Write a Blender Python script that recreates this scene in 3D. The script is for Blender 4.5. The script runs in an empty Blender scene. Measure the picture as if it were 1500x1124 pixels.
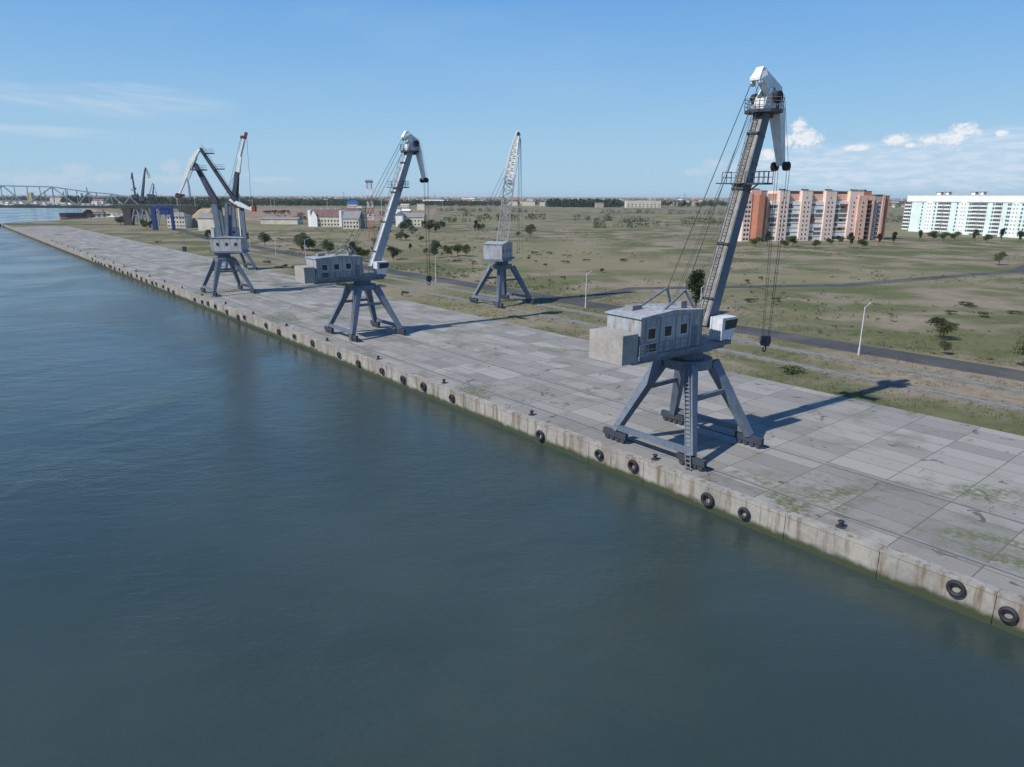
import bpy, math, random
from mathutils import Vector, Matrix
C = bpy.context
S = C.scene
R = math.radians
random.seed(7)
COL = S.collection

# ------------------------------------------------------------------ camera
F = 1013.0                      # focal length in photo pixels (1500 wide)
CAMZ = 27.0
TH = math.atan(274.0 / F)
RHO = 0.0039
fw = Vector((0, math.cos(TH), -math.sin(TH)))
up0 = Vector((0, math.sin(TH), math.cos(TH)))
rt0 = Vector((1, 0, 0))
rt = rt0 * math.cos(RHO) + up0 * math.sin(RHO)
up = -rt0 * math.sin(RHO) + up0 * math.cos(RHO)
camd = bpy.data.cameras.new('camera')
cam = bpy.data.objects.new('camera', camd)
COL.objects.link(cam)
S.camera = cam
m = Matrix((rt, up, -fw)).transposed().to_4x4()
m.translation = Vector((0, 0, CAMZ))
cam.matrix_world = m
camd.sensor_width = 36
camd.lens = 36 * F / 1500
camd.clip_start = 0.5
camd.clip_end = 90000


def ray(px, py):
    return fw * F + rt * (px - 750) - up * (py - 562)


def at(px, py, Y):
    d = ray(px, py)
    return Vector((0, 0, CAMZ)) + d * (Y / d.y)


def gnd(px, Y, z=0.0):
    """point on the level z at world depth Y that stands in column px near the horizon line"""
    d = ray(px, 300)
    p = d * (Y / d.y)
    # columns lean: correct for the height
    for _ in range(4):
        v = Vector((p.x, Y, z - CAMZ))
        x = v.dot(rt) / v.dot(fw) * F + 750
        p.x += (px - x) / F * Y
    return Vector((p.x, Y, z))


# ------------------------------------------------------------------ sky and sun
SUN_EL, SUN_AZ = R(45), R(236)          # azimuth clockwise from +Y (view direction)
w = bpy.data.worlds.new('World')
S.world = w
w.use_nodes = True
nt = w.node_tree
nt.nodes.clear()


class NG:
    def __init__(s, nt): s.nt = nt
    def n(s, t, **k):
        o = s.nt.nodes.new(t)
        for a, b in k.items(): setattr(o, a, b)
        return o
    def put(s, sock, v):
        if isinstance(v, bpy.types.NodeSocket): s.nt.links.new(v, sock)
        else: sock.default_value = v
    def m(s, op, a, b=0.0, c=0.0, clamp=False):
        o = s.n('ShaderNodeMath', operation=op, use_clamp=clamp)
        s.put(o.inputs[0], a); s.put(o.inputs[1], b); s.put(o.inputs[2], c)
        return o.outputs[0]
    def mix(s, f, a, b, bt='MIX'):
        o = s.n('ShaderNodeMix', data_type='RGBA', blend_type=bt)
        s.put(o.inputs[0], f)
        s.put(o.inputs[6], a if not isinstance(a, tuple) else (*a, 1)[:4])
        s.put(o.inputs[7], b if not isinstance(b, tuple) else (*b, 1)[:4])
        return o.outputs[2]
    def noise(s, vec, scale, detail=4, rough=.55, dist=0.0):
        o = s.n('ShaderNodeTexNoise')
        if vec is not None: s.put(o.inputs['Vector'], vec)
        o.inputs['Scale'].default_value = scale
        o.inputs['Detail'].default_value = detail
        o.inputs['Roughness'].default_value = rough
        o.inputs['Distortion'].default_value = dist
        return o.outputs[0]
    def smooth(s, v, a, b, lo=0.0, hi=1.0):
        o = s.n('ShaderNodeMapRange', interpolation_type='SMOOTHSTEP')
        s.put(o.inputs[0], v); o.inputs[1].default_value = a; o.inputs[2].default_value = b
        o.inputs[3].default_value = lo; o.inputs[4].default_value = hi
        return o.outputs[0]
    def comb(s, x, y, z=0.0):
        o = s.n('ShaderNodeCombineXYZ')
        s.put(o.inputs[0], x); s.put(o.inputs[1], y); s.put(o.inputs[2], z)
        return o.outputs[0]
    def sep(s, v):
        o = s.n('ShaderNodeSeparateXYZ'); s.put(o.inputs[0], v); return o.outputs


g = NG(nt)
sky = g.n('ShaderNodeTexSky', sky_type='NISHITA', sun_disc=False)
sky.sun_elevation = SUN_EL
sky.sun_rotation = SUN_AZ
sky.altitude = 0
sky.air_density = 1.0
sky.dust_density = 0.6
sky.ozone_density = 2.2
tc = g.n('ShaderNodeTexCoord')
X, Y_, Z = g.sep(tc.outputs['Generated'])
az = g.m('ARCTAN2', X, Y_)
el = g.m('ARCSINE', Z)
# cloud coordinates: degrees on the sky
azd = g.m('MULTIPLY', az, 57.2958)
eld = g.m('MULTIPLY', el, 57.2958)


def skydeg(px, py):
    d = ray(px, py).normalized()
    return math.degrees(math.atan2(d.x, d.y)), math.degrees(math.asin(d.z))


def blob(px, py, rx, ry):
    """soft elliptical patch on the sky; radii in photo pixels"""
    a, e = skydeg(px, py)
    k = 0.05 
    dx = g.m('DIVIDE', g.m('SUBTRACT', azd, a), rx * k)
    dy = g.m('DIVIDE', g.m('SUBTRACT', eld, e), ry * k)
    return g.m('SUBTRACT', 1.0, g.m('ADD', g.m('MULTIPLY', dx, dx), g.m('MULTIPLY', dy, dy)))


def mx(*v):
    o = v[0]
    for i in v[1:]: o = g.m('MAXIMUM', o, i)
    return o


cv = g.comb(azd, g.m('MULTIPLY', eld, 1.35))
nz = g.noise(cv, 1.3, 9, .66, .25)
nz2 = g.noise(cv, 3.2, 8, .68, .3)
puff = g.m('ADD', g.m('MULTIPLY', g.m('SUBTRACT', nz, .5), 3.0), g.m('MULTIPLY', g.m('SUBTRACT', nz2, .5), 1.0))
# cumulus heads
cum = mx(blob(1178, 204, 32, 16), blob(1170, 186, 12, 14), blob(1150, 208, 22, 10),
         blob(1313, 204, 20, 9), blob(1415, 192, 22, 11), blob(1395, 203, 26, 9),
         blob(1467, 195, 9, 5), blob(1360, 206, 15, 8), blob(1253, 216, 22, 6),
         blob(1334, 213, 9, 4), blob(1125, 226, 22, 10))
cumd = g.smooth(g.m('ADD', cum, g.m('MULTIPLY', puff, 1.05)), -.1, 1.0)
# low bank on the right
bank = mx(blob(1330, 243, 290, 38), blob(1450, 235, 190, 46), blob(1180, 245, 110, 32))
bv = g.comb(g.m('MULTIPLY', azd, .55), g.m('MULTIPLY', eld, 2.6))
bn = g.noise(bv, 1.1, 7, .62, .2)
bankd = g.smooth(g.m('ADD', g.m('MULTIPLY', bank, .55), g.m('MULTIPLY', g.m('SUBTRACT', bn, .5), 2.2)), -.55, .75)
bankd = g.m('MULTIPLY', bankd, g.smooth(bank, 0, .5))
# small faint puffs low on the left
lowp = mx(blob(60, 262, 70, 12), blob(110, 252, 30, 14), blob(150, 260, 40, 8), blob(250, 245, 16, 14),
          blob(240, 262, 60, 7), blob(400, 264, 40, 6), blob(1045, 240, 22, 10), blob(1020, 252, 26, 8), blob(358, 256, 12, 6))
lowd = g.smooth(g.m('ADD', g.m('MULTIPLY', lowp, .8), puff), 0.05, .9)
lowd = g.m('MULTIPLY', g.m('MULTIPLY', lowd, g.smooth(lowp, 0, .4)), .42)
# thin cirrus streaks upper left
cir = mx(blob(60, 140, 190, 17), blob(190, 150, 160, 26), blob(190, 130, 80, 10), blob(30, 192, 170, 10))
ciu = g.m('ADD', eld, g.m('MULTIPLY', azd, .10))
cin = g.noise(g.comb(g.m('MULTIPLY', azd, .10), ciu), 1.0, 6, .6, .25)
cird = g.m('MULTIPLY', g.smooth(cin, .28, .85), g.smooth(cir, 0, 1.0))
cird = g.m('MULTIPLY', cird, .75)
# wide faint veil
vn = g.noise(g.comb(g.m('MULTIPLY', azd, .035), g.m('MULTIPLY', eld, .16)), 1.0, 5, .55, .3)
veil = g.m('MULTIPLY', g.m('MULTIPLY', g.smooth(vn, .42, .75), g.smooth(eld, 0, 12)), .13)
hs = g.n('ShaderNodeHueSaturation')
hs.inputs['Saturation'].default_value = 1.1
hs.inputs['Value'].default_value = 1.0
g.put(hs.inputs['Color'], sky.outputs[0])
# clear blue air: elevation gradient laid over the physical sky, which turns yellow near the horizon
ramp = g.n('ShaderNodeValToRGB')
K_ = 1 / .115
g.put(ramp.inputs[0], g.smooth(eld, -2, 60))
ramp.inputs[0].links[0].from_node.interpolation_type = 'LINEAR'
er = ramp.color_ramp.elements
er[0].position = 0.0; er[0].color = (.420 , .610, .785, 1)
er[1].position = 1.0; er[1].color = (.028, .115, .400, 1)
for p_, c_ in ((.04, (.395, .605, .790)), (.10, (.335, .570, .800)), (.19, (.225, .470, .800)), (.29, (.125, .360, .765)), (.40, (.075, .270, .680))):
    e_ = er.new(p_); e_.color = (*c_, 1)
sc_ = g.n('ShaderNodeVectorMath', operation='SCALE')
g.put(sc_.inputs[0], ramp.outputs[0]); sc_.inputs[3].default_value = K_
base = g.mix(.90, hs.outputs[0], sc_.outputs[0])
# horizon: a touch bluer than the clear-air model
CW = (7.6, 7.8, 8.1)
CG = (5.2, 6.2, 7.5)
c0 = g.mix(veil, base, (5.5, 6.3, 7.2))
c1 = g.mix(cird, c0, (5.8, 6.5, 7.3))
c2 = g.mix(lowd, c1, (5.2, 5.8, 6.6))
bankcol = g.mix(g.smooth(bn, .42, .62), CG, (6.1, 6.9, 7.9))
c3 = g.mix(g.m('MULTIPLY', bankd, .66), c2, bankcol)
shade = g.smooth(g.m('ADD', nz2, g.m('MULTIPLY', cum, .2)), .38, .72)
c4 = g.mix(g.m('MULTIPLY', cumd, .92), c3, g.mix(shade, (5.6, 6.2, 7.1), CW))
bg = g.n('ShaderNodeBackground')
g.put(bg.inputs[0], c4)
bg.inputs[1].default_value = 0.115
wo = g.n('ShaderNodeOutputWorld')
nt.links.new(bg.outputs[0], wo.inputs[0])

sund = bpy.data.lights.new('sun', 'SUN')
sund.energy = 4.9
sund.angle = R(0.53)
sund.color = (1, .955, .89)
sun = bpy.data.objects.new('sun', sund)
COL.objects.link(sun)
sv = Vector((math.sin(SUN_AZ) * math.cos(SUN_EL), math.cos(SUN_AZ) * math.cos(SUN_EL), math.sin(SUN_EL)))
sun.rotation_euler = sv.to_track_quat('Z', 'Y').to_euler()
S.view_settings.view_transform = 'Standard'
S.view_settings.look = 'None'
S.view_settings.exposure = 0
S.view_settings.gamma = 1
S.render.engine = 'CYCLES'
S.render.resolution_x, S.render.resolution_y = 1024, 767

#MATERIALS

# ------------------------------------------------------------------ materials
def mat(name, col, rough=.7, metal=0.0, var=.12, scale=.6, col2=None, bump=0.0, streak=None, spec=.35):
    """painted / weathered surface: two-scale tone variation and optional vertical streaks of a second colour"""
    mt = bpy.data.materials.new(name)
    mt.use_nodes = True
    t = mt.node_tree
    h = NG(t)
    bs = t.nodes['Principled BSDF']
    tcn = h.n('ShaderNodeTexCoord')
    v = tcn.outputs['Object']
    n1 = h.noise(v, scale, 5, .6)
    n2 = h.noise(v, scale * 9, 3, .6)
    k = h.m('ADD', h.m('MULTIPLY', n1, .7), h.m('MULTIPLY', n2, .3))
    lo = tuple(c * (1 - var * 2) for c in col)
    hi = tuple(min(1, c * (1 + var * 1.4)) for c in col)
    c = h.mix(h.smooth(k, .3, .7), lo, hi)
    if streak:
        scol, amt, vs = streak
        mp = h.n('ShaderNodeMapping')
        h.put(mp.inputs['Vector'], v)
        mp.inputs['Scale'].default_value = vs
        sn = h.noise(mp.outputs[0], 1.0, 5, .65)
        c = h.mix(h.m('MULTIPLY', h.smooth(sn, .48, .66), amt), c, scol)
    if col2:
        c = h.mix(h.smooth(h.noise(v, scale * .45, 4, .6), .48, .62), c, col2)
    h.put(bs.inputs['Base Color'], c)
    bs.inputs['Roughness'].default_value = rough
    bs.inputs['Metallic'].default_value = metal
    bs.inputs['Specular IOR Level'].default_value = spec
    if bump:
        b = h.n('ShaderNodeBump')
        b.inputs['Strength'].default_value = bump
        b.inputs['Distance'].default_value = .05
        h.put(b.inputs['Height'], n2)
        h.put(bs.inputs['Normal'], b.outputs[0])
    return mt


M = {}
RUST = (.16, .075, .04)
M['crane_grey'] = mat('crane_grey', (.115, .14, .175), .55, var=.10, scale=.35, streak=((.13, .12, .11), .45, (2.5, 2.5, .25)))
M['crane_worn_lit'] = mat('crane_worn_lit', (.245, .24, .225), .75, var=.2, scale=.7, streak=((.165, .14, .095), .6, (3, 3, .30)))  # weathered streaks, with the sunlit tone of the boom's back face in the base
M['crane_white'] = mat('crane_white', (.78, .79, .77), .5, var=.05, scale=.4, streak=((.42, .39, .34), .35, (3, 3, .3)))
M['crane_dark'] = mat('crane_dark', (.045, .052, .065), .6, var=.12)
M['crane_blue_grey'] = mat('crane_blue_grey', (.13, .165, .215), .55, var=.12, scale=.4, streak=((.10, .09, .08), .5, (3, 3, .3)))
M['crane_navy'] = mat('crane_navy', (.05, .062, .085), .6, var=.15, scale=.5)
M['light_grey'] = mat('light_grey', (.60, .62, .65), .55, var=.10, scale=.4, streak=((.25, .22, .18), .5, (3, 3, .3)))
M['sheave'] = mat('sheave', (.022, .014, .014), .6, var=.3, scale=2)
M['red_rust'] = mat('red_rust', (.15, .045, .045), .8, var=.25, scale=1.5)
M['rope'] = mat('rope', (.035, .04, .05), .6, var=.1)
M['rope_light'] = mat('rope_light', (.22, .25, .29), .6, var=.1)
M['rail'] = mat('rail', (.20, .21, .22), .6, var=.1)
M['rope_mid'] = mat('rope_mid', (.10, .12, .15), .6, var=.1)
M['worn_rail'] = mat('worn_rail', (.19, .185, .175), .7, var=.2)
M['mast_red'] = mat('mast_red', (.42, .17, .15), .8, var=.2, scale=.4)
M['glass'] = mat('glass', (.025, .035, .045), .12, var=.25, scale=.5, spec=.6)
M['house_grey'] = mat('house_grey', (.34, .36, .38), .6, var=.12, scale=.4, streak=((.18, .11, .07), .6, (2, 2, .3)))
M['concrete'] = mat('concrete', (.33, .31, .28), .9, var=.14, scale=.25, bump=.3)
M['crane_mid_grey'] = mat('crane_mid_grey', (.30, .32, .35), .55, var=.08, scale=.3)
M['steel_bridge'] = mat('steel_bridge', (.22, .25, .295), .7, var=.12, scale=.3)
M['bridge_deck'] = mat('bridge_deck', (.055, .06, .05), .9, var=.2, scale=.08)
M['blue_paint'] = mat('blue_paint', (.014, .042, .16), .5, var=.12, scale=.3)
M['bright_blue'] = mat('bright_blue', (.03, .13, .52), .45, var=.1, scale=.3)
M['white_paint'] = mat('white_paint', (.80, .80, .77), .6, var=.04, scale=.2)
M['white_wall'] = mat('white_wall', (.82, .82, .80), .8, var=.03, scale=.15, streak=((.62, .62, .60), .35, (.6, .6, .06)))
M['mint_wall'] = mat('mint_wall', (.68, .80, .765), .8, var=.05, scale=.15, streak=((.38, .52, .48), .4, (.6, .6, .06)))
M['pink_brick'] = mat('pink_brick', (.79, .62, .53), .9, var=.05, scale=.15, streak=((.52, .34, .26), .4, (.7, .7, .06)))
M['orange_brick'] = mat('orange_brick', (.70, .44, .33), .9, var=.07, scale=.2, streak=((.40, .17, .10), .4, (.7, .7, .08)))
M['red_brick'] = mat('red_brick', (.40, .17, .11), .9, var=.10, scale=.2)
M['roof_brown'] = mat('roof_brown', (.10, .06, .05), .85, var=.18, scale=.3)
M['roof_grey'] = mat('roof_grey', (.24, .24, .235), .8, var=.08, scale=.2, streak=((.17, .15, .13), .6, (.7, .7, .3)))
M['roof_maroon'] = mat('roof_maroon', (.16, .10, .095), .85, var=.14, scale=.3)
M['roof_red'] = mat('roof_red', (.28, .12, .10), .85, var=.18, scale=.3)
M['roof_pale'] = mat('roof_pale', (.50, .50, .49), .8, var=.14, scale=.3)
M['cream_wall'] = mat('cream_wall', (.60, .55, .45), .85, var=.1, scale=.2)
M['tan_wall'] = mat('tan_wall', (.42, .33, .27), .85, var=.12, scale=.2)
M['yellow_wall'] = mat('yellow_wall', (.50, .43, .20), .85, var=.1, scale=.2)
M['brown_box'] = mat('brown_box', (.065, .058, .052), .85, var=.2, scale=.2)
M['red_paint'] = mat('red_paint', (.30, .06, .055), .7, var=.2, scale=.4)
M['hull_black'] = mat('hull_black', (.03, .03, .035), .6, var=.2, scale=.3)
M['hull_red'] = mat('hull_red', (.25, .09, .08), .7, var=.2, scale=.3)
M['hull_blue'] = mat('hull_blue', (.05, .10, .22), .6, var=.2, scale=.3)
M['balcony_white'] = mat('balcony_white', (.72, .72, .70), .7, var=.06, scale=.4)
M['bark'] = mat('bark', (.11, .085, .065), .95, var=.2, scale=1.2, bump=.6)
M['sand'] = mat('sand', (.33, .27, .18), .95, var=.14, scale=.08, col2=(.22, .19, .11), bump=.5)
M['earth'] = mat('earth', (.26, .165, .12), .97, var=.16, scale=.03, col2=(.19, .175, .10))
M['ballast'] = mat('ballast', (.20, .185, .16), .97, var=.2, scale=1.5, col2=(.12, .12, .075), bump=.6)
M['fence_grey'] = mat('fence_grey', (.22, .215, .19), .9, var=.15, scale=.3)


def foliage(name, col):
    mt = bpy.data.materials.new(name); mt.use_nodes = True
    t = mt.node_tree; h = NG(t); bs = t.nodes['Principled BSDF']
    geo = h.n('ShaderNodeNewGeometry')
    oi = h.n('ShaderNodeObjectInfo')
    r_ = geo.outputs['Random Per Island']
    lo = tuple(c * .55 for c in col); hi = tuple(c * 1.5 for c in col)
    c = h.mix(r_, lo, hi)
    c = h.mix(h.m('MULTIPLY', oi.outputs['Random'], .5), c, (col[0] * 1.5, col[1] * 1.15, col[2] * .8))
    h.put(bs.inputs['Base Color'], c)
    bs.inputs['Roughness'].default_value = .75
    bs.inputs['Specular IOR Level'].default_value = .2
    return mt


M['leaf_dark'] = foliage('leaf_dark', (.022, .046, .018))
M['leaf_mid'] = foliage('leaf_mid', (.048, .078, .030))
M['leaf_pale'] = foliage('leaf_pale', (.085, .105, .055))


def ground_mat():
    mt = bpy.data.materials.new('ground'); mt.use_nodes = True
    t = mt.node_tree; h = NG(t); bs = t.nodes['Principled BSDF']
    v = h.n('ShaderNodeNewGeometry').outputs['Position']
    big = h.noise(v, .004, 5, .6, .4)
    mid = h.noise(v, .035, 6, .6, .3)
    fine = h.noise(v, .5, 6, .7)
    grit = h.noise(v, 5, 3, .6)
    dirt = h.mix(h.smooth(fine, .3, .7), (.20, .165, .12), (.31, .26, .195))
    grass = h.mix(h.smooth(fine, .3, .7), (.060, .082, .030), (.14, .145, .062))
    dry = h.mix(h.smooth(grit, .3, .7), (.17, .155, .085), (.26, .235, .14))
    c = h.mix(h.smooth(h.m('ADD', h.m('MULTIPLY', mid, .75), h.m('MULTIPLY', fine, .25)), .42, .56), dirt, grass)
    c = h.mix(h.smooth(big, .46, .60), c, dry)
    c = h.mix(h.m('MULTIPLY', h.smooth(grit, .35, .65), .3), c, (.11, .10, .07))
    h.put(bs.inputs['Base Color'], c)
    bs.inputs['Roughness'].default_value = .95
    bs.inputs['Specular IOR Level'].default_value = .1
    b = h.n('ShaderNodeBump'); b.inputs['Strength'].default_value = .5; b.inputs['Distance'].default_value = .12
    h.put(b.inputs['Height'], h.m('ADD', fine, h.m('MULTIPLY', grit, .3))); h.put(bs.inputs['Normal'], b.outputs[0])
    return mt


def water_mat():
    mt = bpy.data.materials.new('river_water'); mt.use_nodes = True
    t = mt.node_tree; h = NG(t); bs = t.nodes['Principled BSDF']
    v = h.n('ShaderNodeNewGeometry').outputs['Position']
    mp = h.n('ShaderNodeMapping'); h.put(mp.inputs['Vector'], v)
    mp.inputs['Rotation'].default_value = (0, 0, .5); mp.inputs['Scale'].default_value = (1, 2.1, 1)
    a = h.noise(mp.outputs[0], .22, 5, .55, .5)
    b_ = h.noise(mp.outputs[0], 1.3, 4, .6, .3)
    d = h.noise(v, .012, 4, .6, .8)
    c = h.mix(h.smooth(d, .35, .65), (.030, .048, .044), (.047, .066, .058))
    h.put(bs.inputs['Base Color'], c)
    h.put(bs.inputs['Roughness'], h.smooth(h.noise(v, .02, 4, .6, 1.2), .4, .6, .06, .20))
    bs.inputs['IOR'].default_value = 1.33
    bs.inputs['Specular IOR Level'].default_value = .5
    b = h.n('ShaderNodeBump'); b.inputs['Strength'].default_value = .8; b.inputs['Distance'].default_value = .22
    h.put(b.inputs['Height'], h.m('MULTIPLY', h.m('ADD', a, h.m('MULTIPLY', b_, .35)), h.smooth(h.noise(v, .017, 4, .6, 1.0), .38, .62, .45, 1.35)))
    h.put(bs.inputs['Normal'], b.outputs[0])
    return mt


def slab_mat():
    mt = bpy.data.materials.new('quay_concrete'); mt.use_nodes = True
    t = mt.node_tree; h = NG(t); bs = t.nodes['Principled BSDF']
    v = h.n('ShaderNodeTexCoord').outputs['Object']
    br = h.n('ShaderNodeTexBrick'); h.put(br.inputs['Vector'], v)
    br.offset = .0
    br.inputs['Scale'].default_value = 1; br.inputs['Brick Width'].default_value = 6; br.inputs['Row Height'].default_value = 3
    br.inputs['Mortar Size'].default_value = .05; br.inputs['Mortar Smooth'].default_value = .2
    br.inputs['Color1'].default_value = (.20, .192, .172, 1); br.inputs['Color2'].default_value = (.31, .295, .265, 1)
    br.inputs['Mortar'].default_value = (.10, .10, .07, 1)
    n = h.noise(v, .12, 6, .65, .4)
    f = h.noise(v, 1.6, 5, .65)
    c = h.mix(h.m('MULTIPLY', h.smooth(n, .5, .68), .65), br.outputs[0], (.13, .12, .10))
    c = h.mix(h.m('MULTIPLY', h.smooth(f, .55, .75), .4), c, (.36, .34, .30))
    c = h.mix(h.m('MULTIPLY', h.smooth(h.noise(v, .33, 6, .7, 1.0), .60, .66), .8), c, (.055, .052, .048))
    gr = h.m('MULTIPLY', h.smooth(h.noise(v, .05, 5, .6, .6), .56, .64), h.smooth(f, .35, .6))
    c = h.mix(gr, c, (.10, .115, .05))
    h.put(bs.inputs['Base Color'], c); bs.inputs['Roughness'].default_value = .92
    return mt


def asphalt_mat():
    mt = mat('asphalt', (.065, .064, .062), .9, var=.15, scale=.12, col2=(.095, .09, .082))
    return mt


def wall_mat():
    mt = mat('quay_wall', (.30, .285, .255), .9, var=.15, scale=.25, bump=.4, streak=((.15, .10, .06), .8, (1.2, 1.2, .12)))
    t = mt.node_tree; h = NG(t); bs = t.nodes['Principled BSDF']
    src = bs.inputs['Base Color'].links[0].from_socket
    pos = h.n('ShaderNodeNewGeometry').outputs['Position']
    z = h.sep(pos)[2]
    e = h.m('ADD', z, h.m('MULTIPLY', h.noise(pos, .8, 4), .9))
    c = h.mix(h.smooth(e, -1.55, -.9, 1, 0), src, (.045, .055, .03))
    h.put(bs.inputs['Base Color'], c)
    return mt


M['quay_wall'] = wall_mat()
M['ground'] = ground_mat(); M['water'] = water_mat(); M['slab'] = slab_mat(); M['asphalt'] = asphalt_mat()


# ------------------------------------------------------------------ mesh helpers
class MB:
    SC = 1.0
    def __init__(s): s.v = []; s.f = []; s.mi = []; s.X = None
    def add(s, vs, fs, mi=0):
        o = len(s.v)
        s.v += [tuple(x) for x in vs]
        s.f += [tuple(o + i for i in f) for f in fs]
        s.mi += [mi] * len(fs)
    def box(s, c, d, rz=0.0, mi=0):
        cx, cy, cz = c; a, b, e = d[0] / 2, d[1] / 2, d[2] / 2
        co, si = math.cos(rz), math.sin(rz)
        vs = []
        for z in (-e, e):
            for x, y in ((-a, -b), (a, -b), (a, b), (-a, b)):
                vs.append((cx + x * co - y * si, cy + x * si + y * co, cz + z))
        s.add(vs, [(0, 3, 2, 1), (4, 5, 6, 7), (0, 1, 5, 4), (1, 2, 6, 5), (2, 3, 7, 6), (3, 0, 4, 7)], mi)
        return s
    def bb(s, x0, x1, y0, y1, z0, z1, mi=0):
        return s.box(((x0 + x1) / 2, (y0 + y1) / 2, (z0 + z1) / 2), (x1 - x0, y1 - y0, z1 - z0), 0, mi)
    def beam(s, p, q, w, h=None, w1=None, h1=None, side=None, mi=0):
        p, q = Vector(p), Vector(q)
        h = w if h is None else h; w1 = w if w1 is None else w1; h1 = h if h1 is None else h1
        w, h, w1, h1 = w * s.SC, h * s.SC, w1 * s.SC, h1 * s.SC
        d = (q - p).normalized()
        if side is None:
            side = Vector((0, 0, 1)).cross(d)
            if side.length < .05: side = Vector((0, 1, 0))
        side = Vector(side); side = (side - d * side.dot(d)).normalized()
        n = d.cross(side)
        vs = []
        for c, a, b in ((p, w / 2, h / 2), (q, w1 / 2, h1 / 2)):
            for x, y in ((-1, -1), (1, -1), (1, 1), (-1, 1)):
                vs.append(c + side * a * x + n * b * y)
        s.add(vs, [(0, 3, 2, 1), (4, 5, 6, 7), (0, 1, 5, 4), (1, 2, 6, 5), (2, 3, 7, 6), (3, 0, 4, 7)], mi)
        return s
    def tube(s, p, q, r, r1=None, n=8, mi=0):
        p, q = Vector(p), Vector(q); r1 = r if r1 is None else r1
        d = (q - p).normalized()
        a = d.orthogonal().normalized(); b = d.cross(a)
        vs = []
        for c, k in ((p, r), (q, r1)):
            for i in range(n):
                t = 2 * math.pi * i / n
                vs.append(c + a * math.cos(t) * k + b * math.sin(t) * k)
        fs = [(i, (i + 1) % n, n + (i + 1) % n, n + i) for i in range(n)]
        fs += [tuple(range(n))[::-1], tuple(range(n, 2 * n))]
        s.add(vs, fs, mi)
        return s
    def prism(s, poly, y0, y1, mi=0, shrink=None):
        """poly in the x-z plane, thickness along y; shrink(x,z) scales the half thickness"""
        n = len(poly); ym = (y0 + y1) / 2; vs = []
        for yy in (y0, y1):
            for x, z in poly:
                k = shrink(x, z) if shrink else 1
                vs.append((x, ym + (yy - ym) * k, z))
        fs = [tuple(range(n)), tuple(range(n, 2 * n))[::-1]]
        fs += [(i, n + i, n + (i + 1) % n, (i + 1) % n) for i in range(n)]
        s.add(vs, fs, mi)
        return s
    def slab(s, poly, z0, z1, mi=0):
        n = len(poly)
        vs = [(x, y, z0) for x, y in poly] + [(x, y, z1) for x, y in poly]
        fs = [tuple(range(n))[::-1], tuple(range(n, 2 * n))]
        fs += [(i, (i + 1) % n, n + (i + 1) % n, n + i) for i in range(n)]
        s.add(vs, fs, mi)
        return s
    def railing(s, pts, h=1.1, n_mid=1, post=1.2, r=.03, closed=False):
        pts = [Vector(p) for p in pts]
        if closed: pts.append(pts[0])
        for a, b in zip(pts, pts[1:]):
            L = (b - a).length
            for k in range(n_mid + 1):
                z = Vector((0, 0, h * (k + 1) / (n_mid + 1)))
                s.beam(a + z, b + z, r * 2)
            k = max(1, round(L / post))
            for i in range(k + 1):
                p = a.lerp(b, i / k)
                s.beam(p, p + Vector((0, 0, h)), r * 2, side=(1, 0, 0))
        return s
    def lattice(s, p, q, w, h, w1, h1, bays, r=.07, side=(0, 1, 0), rd=None):
        p, q = Vector(p), Vector(q); d = (q - p).normalized(); rd = rd or r * .6
        sd = Vector(side); sd = (sd - d * sd.dot(d)).normalized(); n = d.cross(sd)
        def cor(t):
            c = p.lerp(q, t); a = (w + (w1 - w) * t) / 2; b = (h + (h1 - h) * t) / 2
            return [c + sd * a * x + n * b * y for x, y in ((-1, -1), (1, -1), (1, 1), (-1, 1))]
        c0, c1 = cor(0), cor(1)
        for i in range(4): s.beam(c0[i], c1[i], r * 2)
        for k in range(bays):
            A, B = cor(k / bays), cor((k + 1) / bays)
            for i in range(4):
                j = (i + 1) % 4
                s.beam(A[i], A[j], rd * 2)
                if (k + i) % 2: s.beam(A[i], B[j], rd * 2)
                else: s.beam(A[j], B[i], rd * 2)
        return s
    def build(s, name, ms, parent=None, smooth=False):
        me = bpy.data.meshes.new(name)
        me.from_pydata(s.v, [], s.f)
        ms = ms if isinstance(ms, (list, tuple)) else [ms]
        for x in ms: me.materials.append(M[x] if isinstance(x, str) else x)
        if len(ms) > 1: me.polygons.foreach_set('material_index', s.mi)
        if smooth: me.polygons.foreach_set('use_smooth', [True] * len(s.f))
        me.update()
        o = bpy.data.objects.new(name, me)
        COL.objects.link(o)
        if parent: o.parent = parent
        return o


def tag(o, label=None, cat=None, group=None, kind=None):
    if label: o['label'] = label
    if cat: o['category'] = cat
    if group: o['group'] = group
    if kind: o['kind'] = kind
    return o


def thing(name, label, cat, loc=(0, 0, 0), rz=0.0, group=None):
    o = bpy.data.objects.new(name, None)
    COL.objects.link(o)
    o.location = loc; o.rotation_euler = (0, 0, rz)
    o.empty_display_size = .5
    return tag(o, label, cat, group)


def copy_tree(o, parent=None):
    c = o.copy(); COL.objects.link(c)
    if parent: c.parent = parent
    for ch in [x for x in KIDS(o)]: copy_tree(ch, c)
    return c


def KIDS(o):
    return [x for x in COL.objects if x.parent == o]


# ------------------------------------------------------------------ ground, river, quay
# line of the quay edge: it runs from the near right to the far left, under the row of cranes
QD = Vector((-.636, .772, 0)).normalized()          # along the quay
QN = Vector((-QD.y, QD.x, 0))                        # towards the river (left)
Q0 = Vector((21.2, 73.9, 0))                         # first crane's centre


def qp(s_, t_, z=0.0):
    """s_ metres along the quay from the near crane, t_ metres inland from the crane axis"""
    p = Q0 + QD * s_ - QN * t_
    return Vector((p.x, p.y, z))


EDGE = -9.0
e0 = qp(-400, EDGE); e1 = qp(800, EDGE)
far = 26000
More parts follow.
